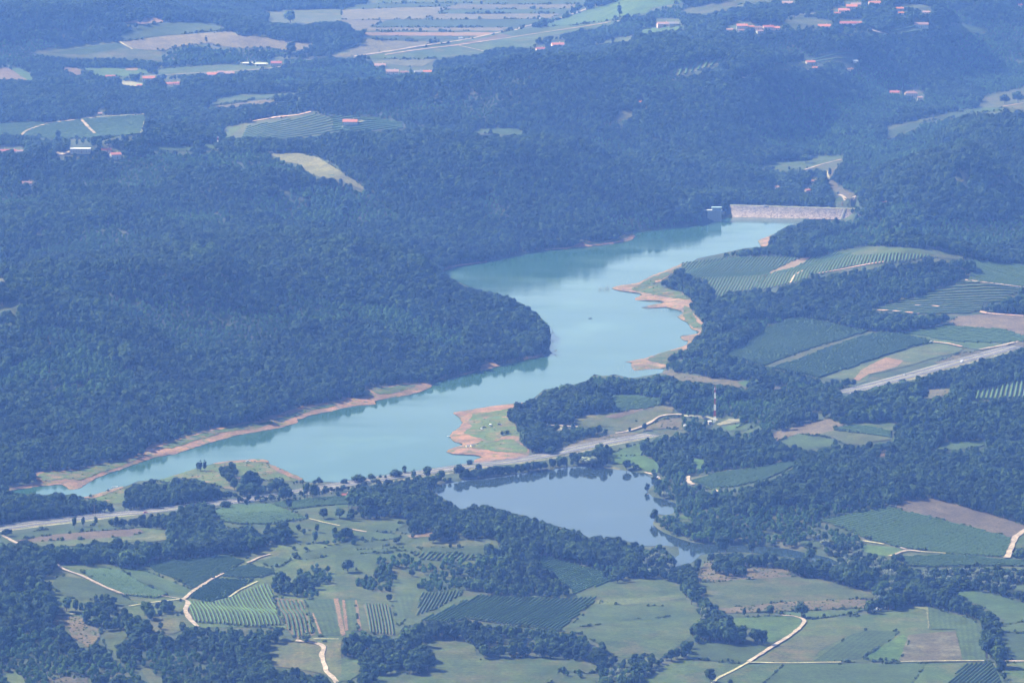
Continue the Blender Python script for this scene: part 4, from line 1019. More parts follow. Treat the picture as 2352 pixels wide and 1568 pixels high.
def smooth_z(pts, lo):
    z = height(pts[:, 0], pts[:, 1])
    k = 41
    zp = np.r_[np.full(k, z[0]), z, np.full(k, z[-1])]
    z2 = np.convolve(zp, np.ones(k) / k, 'same')[k:-k]
    return np.maximum(z2 + .8, lo)
def highway(P_):
    pts = line_w(P_)
    for _ in range(20): pts[1:-1] = (pts[:-2] + 2 * pts[1:-1] + pts[2:]) / 4
    seg = np.r_[0, np.cumsum(np.hypot(*np.diff(pts, axis=0).T))]
    t = np.arange(0, seg[-1], 4.0)
    cx = np.interp(t, seg, pts[:, 0]); cy = np.interp(t, seg, pts[:, 1])
    c = np.stack([cx, cy], -1); cz = smooth_z(c, 3.0)
    def zf(x, y): return np.interp(np.arange(len(x)) / max(1, len(x) - 1), np.arange(len(cz)) / (len(cz) - 1), cz)
    def strip(name, offs, lift, mat): return tag(ribbon(name, c, offs, lift, mat, zf)[0], kind='structure')
    o, xy, nn = ribbon('road_embankment', c, [-14, -9.9, 9.9, 14], 0, M['verge'], zf)
    tag(o, kind='structure')
    me = o.data; co = np.zeros(len(me.vertices) * 3); me.vertices.foreach_get('co', co); co = co.reshape(4, -1, 3)
    for e in (0, 3): co[e, :, 2] = np.minimum(height(co[e, :, 0], co[e, :, 1]) - 0.3, co[e, :, 2])
    me.vertices.foreach_set('co', co.ravel()); me.update()
    for sgn in (1, -1):
        strip('road', sorted([sgn * 1.4, sgn * 9.2]), 0.05, M['asphalt'])
        for off in (1.9, 8.5):
            strip('road_marking', sorted([sgn * off, sgn * (off + .3)]), 0.09, M['roadpaint'])
    # guardrails: one along each edge and one in the median
    for off in (-9.7, 0.0, 9.7):
        e = empty('guardrail', (0, 0, 0))
        tag(e, {-9.7: 'grey steel guardrail along the near edge of the highway', 0.0: 'grey steel guardrail in the middle of the highway', 9.7: 'grey steel guardrail along the lake side of the highway'}[off], 'guardrail', None)
        x = xy[:, 0] + nn[:, 0] * off; y = xy[:, 1] + nn[:, 1] * off; z = zf(x, y)
        n = len(x)
        prof = [(-.09, .45), (-.09, .82), (.09, .82), (.09, .45)]
        Vt = np.stack([np.stack([x + nn[:, 0] * a, y + nn[:, 1] * a, z + b], -1) for a, b in prof + prof[:1]], 0)
        g = grid_mesh('rail', Vt.reshape(-1, 3), 5, n, M['steel'], smooth=False); g.parent = e
        mb = MB()
        for k in range(0, n, 2): mb.box(x[k] - .05, x[k] + .05, y[k] - .05, y[k] + .05, z[k] - .1, z[k] + .5)
        tag(mb.build('rail_posts', M['steel'], e), kind='stuff')
    BAN.append((c, 12.5))
    return c, cz
HW = highway(HIGHWAY)
HW2 = highway(HIGHWAY2)
for o in [o for o in COL.objects if o.get('category') == 'guardrail'][3:]:
    o['label'] = o['label'].replace('highway', 'far right stretch of highway').replace('lake side', 'upper side')

# ------------------------------------------------------------ dam
def dam():
    A = Vector((*[float(q) for q in flat(*T(2, 0, "325,1414")[0], 12.0)], 12.0))
    B = Vector((*[float(q) for q in flat(*T(2, 0, "1185,1440")[0], 12.0)], 12.0))
    C_ = Vector((*[float(q) for q in flat(*T(2, 0, "345,1498")[0], 0)], -1.0))
    D = Vector((*[float(q) for q in flat(*T(2, 0, "1185,1508")[0], 0)], -1.0))
    root = empty('dam', (A + B) / 2)
    root.location.z = 0
    tag(root, 'long pale dam of dumped stone closing the far end of the lake', 'dam')
    off = -root.location
    m, n, l, b = newmat('riprap')
    g = n.new('ShaderNodeNewGeometry').outputs['Position']
    vo = n.new('ShaderNodeTexVoronoi'); vo.inputs['Scale'].default_value = 0.55; l.new(g, vo.inputs['Vector'])
    sx = n.new('ShaderNodeSeparateXYZ'); l.new(g, sx.inputs[0])
    nz = noise(n, l, g, .12, 4)
    ad = n.new('ShaderNodeMath'); ad.operation = 'MULTIPLY_ADD'; l.new(nz, ad.inputs[0]); ad.inputs[1].default_value = 6; l.new(sx.outputs[2], ad.inputs[2])
    k = n.new('ShaderNodeMapRange'); k.inputs[1].default_value = 4; k.inputs[2].default_value = 12; l.new(ad.outputs[0], k.inputs[0])
    base = mixc(n, l, k.outputs[0], (0.21, 0.17, 0.14), (0.115, 0.105, 0.10))
    sc = n.new('ShaderNodeMapRange'); sc.inputs[3].default_value = 0.45; sc.inputs[4].default_value = 1.4
    cr = n.new('ShaderNodeSeparateXYZ'); l.new(vo.outputs['Color'], cr.inputs[0]); l.new(cr.outputs[0], sc.inputs[0])
    vm = n.new('ShaderNodeVectorMath'); vm.operation = 'SCALE'; l.new(base, vm.inputs[0]); l.new(sc.outputs[0], vm.inputs['Scale'])
    l.new(vm.outputs[0], b.inputs['Base Color'])
    nx, ny = 150, 22
    vs = []
    for i in range(nx):
        for j in range(ny):
            s = i / (nx - 1); t = j / (ny - 1)
            p = (A.lerp(B, s)).lerp(C_.lerp(D, s), t) + off
            vs.append((p.x + random.uniform(-.4, .4), p.y + random.uniform(-.4, .4), p.z + (random.uniform(-.35, .35) if 0 < j else 0)))
    o = grid_mesh('stone_face', np.array(vs), nx, ny, m, smooth=False); o.parent = root
    for p_ in o.data.polygons: p_.flip()
    d = (B - A).normalized(); nr = Vector((-d.y, d.x, 0))
    if nr.y < 0: nr = -nr
    mb = MB()
    a, b2 = A + off - nr * .3, B + off - nr * .3
    mb.add([a + Vector((0, 0, .15)), b2 + Vector((0, 0, .15)), b2 + nr * 6 + Vector((0, 0, .15)), a + nr * 6 + Vector((0, 0, .15)),
            a - Vector((0, 0, 3)), b2 - Vector((0, 0, 3)), b2 + nr * 26 - Vector((0, 0, 13)), a + nr * 26 - Vector((0, 0, 13))],
           [(0, 1, 2, 3), (1, 0, 4, 5), (3, 2, 6, 7), (0, 3, 7, 4), (2, 1, 5, 6)])
    mb.build('crest_road', ground_mat('verge_grass', (0.16, 0.18, 0.08), (0.24, 0.23, 0.14), None, None), root)
    f = MB()
    for k in range(0, 90):
        p = a.lerp(b2, k / 89) + nr * .8
        f.box(p.x - .12, p.x + .12, p.y - .12, p.y + .12, p.z + .1, p.z + 1.1)
    tag(f.build('crest_posts', M['steel'], root), kind='stuff')
    # steps down the stone face near its right end
    st = MB()
    q0 = A.lerp(B, 0.925) + off; q1 = (C_.lerp(D, 0.89)) + off
    for k in range(26):
        p = q0.lerp(q1, k / 25)
        st.box(p.x - 1.3, p.x + 1.3, p.y - 1.0, p.y + 1.0, p.z - 1.0, p.z + .7)
    st.build('stairway', plain('concrete', (0.4, 0.39, 0.36)), root)
    # small gauge shed half way along the crest
    sh = MB(); p = A.lerp(B, 0.29) + off
    sh.box(p.x - 3, p.x + 3, p.y - 2, p.y + 1, p.z - .5, p.z + 1.2)
    sh.build('gauge_box', plain('box_grey', (0.3, 0.32, 0.34)), root)
    return A, B
dam()
# ------------------------------------------------------------ tree kinds
def leafy(seed, H, R, base, n_lobes, n_leaf, leaf, cone=0.0):
    """crown mesh: lumpy core plus many leaf clumps spread over overlapping lobes"""
    rn = np.random.default_rng(seed)
    lobes = []
    cz = (H + base) / 2; hz = (H - base) / 2
    for k in range(n_lobes):
        z = rn.uniform(-.8, .85)
        rad = math.sqrt(max(.05, 1 - z * z)) * (1 - cone * (z + 1) / 2)
        a = rn.uniform(0, 2 * math.pi); d = rn.uniform(.25, .72) * rad
        lobes.append((R * d * math.cos(a), R * d * math.sin(a), cz + hz * z * .78, R * rn.uniform(.34, .55) * (1 - cone * .5 * (z + 1) / 2)))
    lobes.append((0, 0, cz, R * .62 * (1 - cone * .3)))
    vs = []; fs = []
    bm = bmesh.new(); bmesh.ops.create_icosphere(bm, subdivisions=1, radius=1)
    ico = [v.co.copy() for v in bm.verts]; icf = [tuple(v.index for v in f.verts) for f in bm.faces]; bm.free()
    for lx, ly, lz, lr in lobes:
        b = len(vs)
        for p in ico:
            s = lr * .8 * rn.uniform(.85, 1.12)
            vs.append((lx + p.x * s, ly + p.y * s, lz + p.z * s * .9))
        fs += [tuple(b + i for i in f) for f in icf]
    L = np.array(lobes)
    w_ = L[:, 3] ** 2; w_ /= w_.sum()
    ids = rn.choice(len(L), n_leaf, p=w_)
    for k in ids:
        d = rn.normal(0, 1, 3); d[2] = d[2] + .35; d /= np.linalg.norm(d)
        p = L[k, :3] + d * L[k, 3] * rn.uniform(.82, 1.12)
        nrm = d + rn.normal(0, .38, 3); nrm /= np.linalg.norm(nrm)
        a = np.cross(nrm, rn.normal(0, 1, 3)); a /= np.linalg.norm(a); c = np.cross(nrm, a)
        s = leaf * rn.uniform(.6, 1.3)
        b = len(vs)
        vs += [tuple(p + a * s), tuple(p + c * s * .8), tuple(p - a * s), tuple(p - c * s * .8)]
        fs.append((b, b + 1, b + 2, b + 3))
    return vs, fs
def trunk(H, R, base, seed):
    rn = random.Random(seed); mb = MB()
    r = .045 * R + .1
    mb.tube((0, 0, -.6), (0, 0, base + .8), r * 1.3, r, 7)
    mb.tube((0, 0, base + .7), (rn.uniform(-.2, .2), rn.uniform(-.2, .2), H * .75), r, r * .3, 6)
    for k in range(4):
        a = k * 1.57 + rn.uniform(-.5, .5)
        mb.tube((0, 0, base + .3 + k * .4), (math.cos(a) * R * .6, math.sin(a) * R * .6, base + (H - base) * rn.uniform(.4, .7)), r * .55, r * .15, 5)
    return mb.v, mb.f
KINDS = []
SPEC = [  # H, R, base, lobes, leaves, leaf, cone, material
    (10.5, 4.3, 1.6, 11, 620, .62, 0, 'leaf'), (9.0, 4.0, 1.2, 9, 560, .60, 0, 'leaf'), (12.0, 4.0, 2.0, 13, 640, .60, .25, 'leaf'),
    (8.0, 3.4, 1.0, 8, 460, .55, 0, 'leaf'), (11.0, 5.0, 1.8, 14, 760, .66, 0, 'leaf'), (10.5, 3.2, 1.3, 11, 520, .5, .1, 'willow'),
    (3.0, 1.9, .2, 6, 240, .36, 0, 'shrub'), (12.5, 2.5, 1.2, 12, 460, .45, .45, 'leaf'), (2.3, 1.2, .1, 5, 120, .32, 0, 'shrub'),
    (8.5, 3.4, 1.0, 9, 560, .5, .1, 'leaf2'), (7.5, 3.0, .8, 8, 480, .48, .2, 'leaf2')]
proto_col = bpy.data.collections.new("tree_kinds")      # source shapes for the woods; not part of the scene
for i, (H, R, b0, nl, nf, lf, cone, mk) in enumerate(SPEC):
    cv, cf = leafy(100 + i, H, R, b0, nl, nf, lf, cone)
    tv, tf = trunk(H, R, b0, i)
    def me_(nm, v, f, mats, mi=None):
        me = bpy.data.meshes.new(nm); me.from_pydata([tuple(map(float, q)) for q in v], [], f)
        for q in mats: me.materials.append(q)
        if mi: me.polygons.foreach_set('material_index', mi)
        me.update(); return me
    crown = me_('crown', cv, cf, [M[mk]])
    trunk_me = me_('trunk', tv, tf, [M['bark']])
    n0 = len(cv)
    whole = me_('tree_shape', list(cv) + list(tv), list(cf) + [tuple(n0 + q for q in f) for f in tf], [M[mk], M['bark']], [0] * len(cf) + [1] * len(tf))
    ob = bpy.data.objects.new('kind_%02d' % i, whole)
    proto_col.objects.link(ob)
    KINDS.append(dict(H=H, R=R, crown=crown, trunk=trunk_me))

def scatter(name, pts, kidx, rot, scl, label, cat, kind='stuff'):
    """one object whose points carry a tree shape each"""
    me = bpy.data.meshes.new(name)
    n = len(pts)
    me.vertices.add(n); me.vertices.foreach_set('co', np.asarray(pts, np.float32).ravel())
    a = me.attributes.new('kidx', 'INT', 'POINT'); a.data.foreach_set('value', np.asarray(kidx, np.int32))
    a = me.attributes.new('rot', 'FLOAT_VECTOR', 'POINT'); a.data.foreach_set('vector', np.stack([np.zeros(n), np.zeros(n), rot], -1).astype(np.float32).ravel())
    a = me.attributes.new('scl', 'FLOAT_VECTOR', 'POINT'); a.data.foreach_set('vector', np.asarray(scl, np.float32).ravel())
    me.update()
    o = bpy.data.objects.new(name, me); COL.objects.link(o)
    md = o.modifiers.new('scatter', 'NODES'); md.node_group = TREE_NG
    return tag(o, label, cat, kind=kind)
TREE_NG = bpy.data.node_groups.new('scatter', 'GeometryNodeTree')
ng = TREE_NG
ng.interface.new_socket('Geometry', in_out='INPUT', socket_type='NodeSocketGeometry')
ng.interface.new_socket('Geometry', in_out='OUTPUT', socket_type='NodeSocketGeometry')
gi = ng.nodes.new('NodeGroupInput'); go = ng.nodes.new('NodeGroupOutput')
ip = ng.nodes.new('GeometryNodeInstanceOnPoints')
ci = ng.nodes.new('GeometryNodeCollectionInfo'); ci.inputs['Collection'].default_value = proto_col
ci.inputs['Separate Children'].default_value = True; ci.inputs['Reset Children'].default_value = True
def attr(nm, t):
    a = ng.nodes.new('GeometryNodeInputNamedAttribute'); a.data_type = t; a.inputs['Name'].default_value = nm
    return a.outputs['Attribute']
ng.links.new(gi.outputs[0], ip.inputs['Points']); ng.links.new(ci.outputs[0], ip.inputs['Instance'])
ip.inputs['Pick Instance'].default_value = True
ng.links.new(attr('kidx', 'INT'), ip.inputs['Instance Index'])
e2r = ng.nodes.new('FunctionNodeEulerToRotation'); ng.links.new(attr('rot', 'FLOAT_VECTOR'), e2r.inputs[0]); ng.links.new(e2r.outputs[0], ip.inputs['Rotation'])
ng.links.new(attr('scl', 'FLOAT_VECTOR'), ip.inputs['Scale'])
ng.links.new(ip.outputs[0], go.inputs[0])

# ------------------------------------------------------------ where trees stand
open_m = rasterise(OPEN_PX); wood_m = rasterise(W_POLY); water_m = rasterise([LAKE, POND])
DAM_PX = T(2, 0, "320,1410 1190,1438 1190,1515 345,1500")
dam_m = rasterise([DAM_PX])
HOUSE_PX = []
for h_ in HS:
    (uu, vv), = T(h_[0], h_[1], "%f %f" % (h_[2], h_[3]))
    HOUSE_PX.append([(uu - h_[4] / 6 - 3, vv - 7 - 5 * h_[7]), (uu + h_[4] / 6 + 3, vv - 7 - 5 * h_[7]), (uu + h_[4] / 6 + 3, vv - 2), (uu - h_[4] / 6 - 3, vv - 2)])
HOUSE_PX.append(T(0, 0, "475,1005 640,1005 640,1058 475,1062")); HOUSE_PX.append(T(2, 0, "140,1440 330,1450 330,1530 140,1535"))
HOUSE_PX.append(T(2, 1, "170,1330 320,1300 330,1370 170,1375"))
def band(P_, a, b_):
    return [(u, v - a) for u, v in P_] + [(u, v + b_) for u, v in P_[::-1]]
ROAD_PX = [band([p for p in HIGHWAY if p[0] < 420], 3, 7), band([p for p in HIGHWAY if 470 < p[0] < 1330], 3, 7), band(T(1, 1, "1880,1478 1950,1460 2240,1408"), 2, 8), band(HIGHWAY2[:-1], 3, 8)]
dam_m |= rasterise(HOUSE_PX) | rasterise(ROAD_PX)
OM = PixMask([]); OM.m = (open_m & ~wood_m) | water_m | dam_m
WM = PixMask([]); WM.m = water_m
HM = PixMask([]); HM.m = dam_m
WDM = PixMask([]); WDM.m = wood_m
def make_forest():
    xs = []; ys = []
    for y0 in np.arange(3450, 11700, 5.8):
        hw = 0.1051 * math.hypot(y0, CAM_H) * 1.06 + 25
        x = np.arange(-hw, hw, 5.8)
        xs.append(x + RNG.uniform(-2.4, 2.4, len(x))); ys.append(np.full(len(x), y0) + RNG.uniform(-2.4, 2.4, len(x)))
    x = np.concatenate(xs); y = np.concatenate(ys)
    z = height(x, y)
    kind = RNG.choice([0, 1, 2, 3, 4], len(x), p=[.28, .26, .14, .2, .12])
    # pockets of tall and of low trees
    st = vnoise(x, y, 120, 21) * .5 + vnoise(x, y, 45, 22) * .5
    young = (-relief(x, y) / 9 + .75 * vnoise(x, y, 170, 41) + .3 * vnoise(x, y, 60, 42)) > .36
    tall = (vnoise(x + 40, y, 140, 43) + .5 * vnoise(x, y, 55, 44) + relief(x, y) / 22) > .3
    kind = np.where(young & (RNG.uniform(0, 1, len(x)) < .96), RNG.choice([9, 10], len(x)), kind)
    s = RNG.uniform(.66, 1.05, len(x)) * (1 + .2 * st) * np.where(tall, 1.38, 1.0) * np.where(young, .88, 1.0)
    kh = np.array([q['H'] for q in KINDS]); kr = np.array([q['R'] for q in KINDS])
    ub, vb = project(x, y, z)
    Hh = kh[kind] * s
    ut, vt = project(x, y, z + Hh * .62)
    ut2, vt2 = project(x, y, z + Hh * .9)
    wpx = kr[kind] * s * .55 * F / np.hypot(y, CAM_H)
    ju = 7 * vnoise(x, y, 34, 61) + 4 * vnoise(x, y, 13, 62); jv = 2.6 * vnoise(x + 500, y, 34, 63) - .5      # ragged wood edges
    ok = ~(OM(ub + ju, vb + jv) | OM(ut + ju, vt + jv) | OM(ut2 + ju, vt2 + jv) | OM(ut - wpx, vt) & OM(ut + wpx, vt) | WM(ub, vb + 2) | WM(ub, vb) | WM(ut2, vt2) | WM(ut, vt)
           | HM(ub, vb) | HM(ut, vt) | HM(ut2, vt2) | HM(ut - wpx, vt) | HM(ut + wpx, vt))
    inw = WDM(ub, vb)
    ok &= ~(inw & (RNG.uniform(0, 1, len(x)) < .3))
    d1 = np.abs(DW)
    ok &= (height(x, y) > 0.35)
    for pts, hw in BAN:
        # crude corridor test
        x0, x1 = pts[:, 0].min() - hw - 12, pts[:, 0].max() + hw + 12
        y0, y1 = pts[:, 1].min() - hw - 60, pts[:, 1].max() + hw + 12
        k = np.where(ok & (x > x0) & (x < x1) & (y > y0) & (y < y1))[0]
        if not len(k): continue
        best = np.full(len(k), 1e9)
        for i in range(len(pts) - 1):
            ax, ay = pts[i]; bx, by = pts[i + 1]
            dx, dy = bx - ax, by - ay
            t = np.clip(((x[k] - ax) * dx + (y[k] - ay) * dy) / (dx * dx + dy * dy + 1e-9), 0, 1)
            ddx = x[k] - ax - t * dx; ddy = y[k] - ay - t * dy
            # trees on the near side would hide the road: keep a wider gap there
            e = np.hypot(ddx, np.where(ddy < 0, ddy * (.3 if hw > 9 else .2), ddy))
            best = np.minimum(best, e)
        ok[k[best < hw + 3]] = False
    # thin gaps
    ok &= ~((vnoise(x, y, 26, 31) > .72) & (RNG.uniform(0, 1, len(x)) < .6))
    x, y, z, kind, s, ub, vb = [q[ok] for q in (x, y, z, kind, s, ub, vb)]
    return x, y, z, kind, s, ub, vb
fx, fy, fz, fk, fs_, fu, fv = make_forest()
# pale willows along the stream at the lower right and a few by the pond
wil = PixMask([T(2, 2, "920,560 1000,560 1030,640 1260,640 1500,720 1900,740 2200,760 2500,780 2500,900 2200,960 2000,900 1500,900 1450,1060 1300,1070 1270,990 1400,930 1000,760 800,740"),
               T(1, 2, "2080,700 2280,700 2280,850 2080,830"), T(1, 2, "1840,1568 1850,1480 2050,1480 2150,1450 2180,1500 2000,1600"), T(2, 2, "80,1260 100,1130 300,1020 320,1130 200,1180")])
sel = wil(fu, fv) & (RNG.uniform(0, 1, len(fu)) < .42)
fk = np.where(sel, 5, fk)
scl = np.stack([fs_ * RNG.uniform(.9, 1.15, len(fs_)), fs_ * RNG.uniform(.9, 1.15, len(fs_)), fs_ * RNG.uniform(.85, 1.2, len(fs_))], -1)
rotz = RNG.uniform(0, 6.283, len(fx))
print('FOREST', len(fx))
# ------------------------------------------------------------ trees as objects: the nearest and largest, and those that stand alone
def make_tree(k, name, loc, rz, sc):
    root = empty(name, loc, rz)
    for nm in ('trunk', 'crown'):
        o = bpy.data.objects.new(nm, KINDS[k][nm]); COL.objects.link(o); o.parent = root
    root.scale = sc
    return root
TREE_PROTO = {}
def place_tree(k, loc, rz, sc, label, group=None, name='broadleaf_tree', cat='tree'):
    key = (k, name)
    if key not in TREE_PROTO:
        TREE_PROTO[key] = root = make_tree(k, name, loc, rz, sc)
    else:
        root = copy_tree(TREE_PROTO[key])
    root.location = loc; root.rotation_euler = (0, 0, rz); root.scale = sc
    root['label'] = label; root['category'] = cat
    if group: root['group'] = group
    elif 'group' in root: del root['group']
    return root
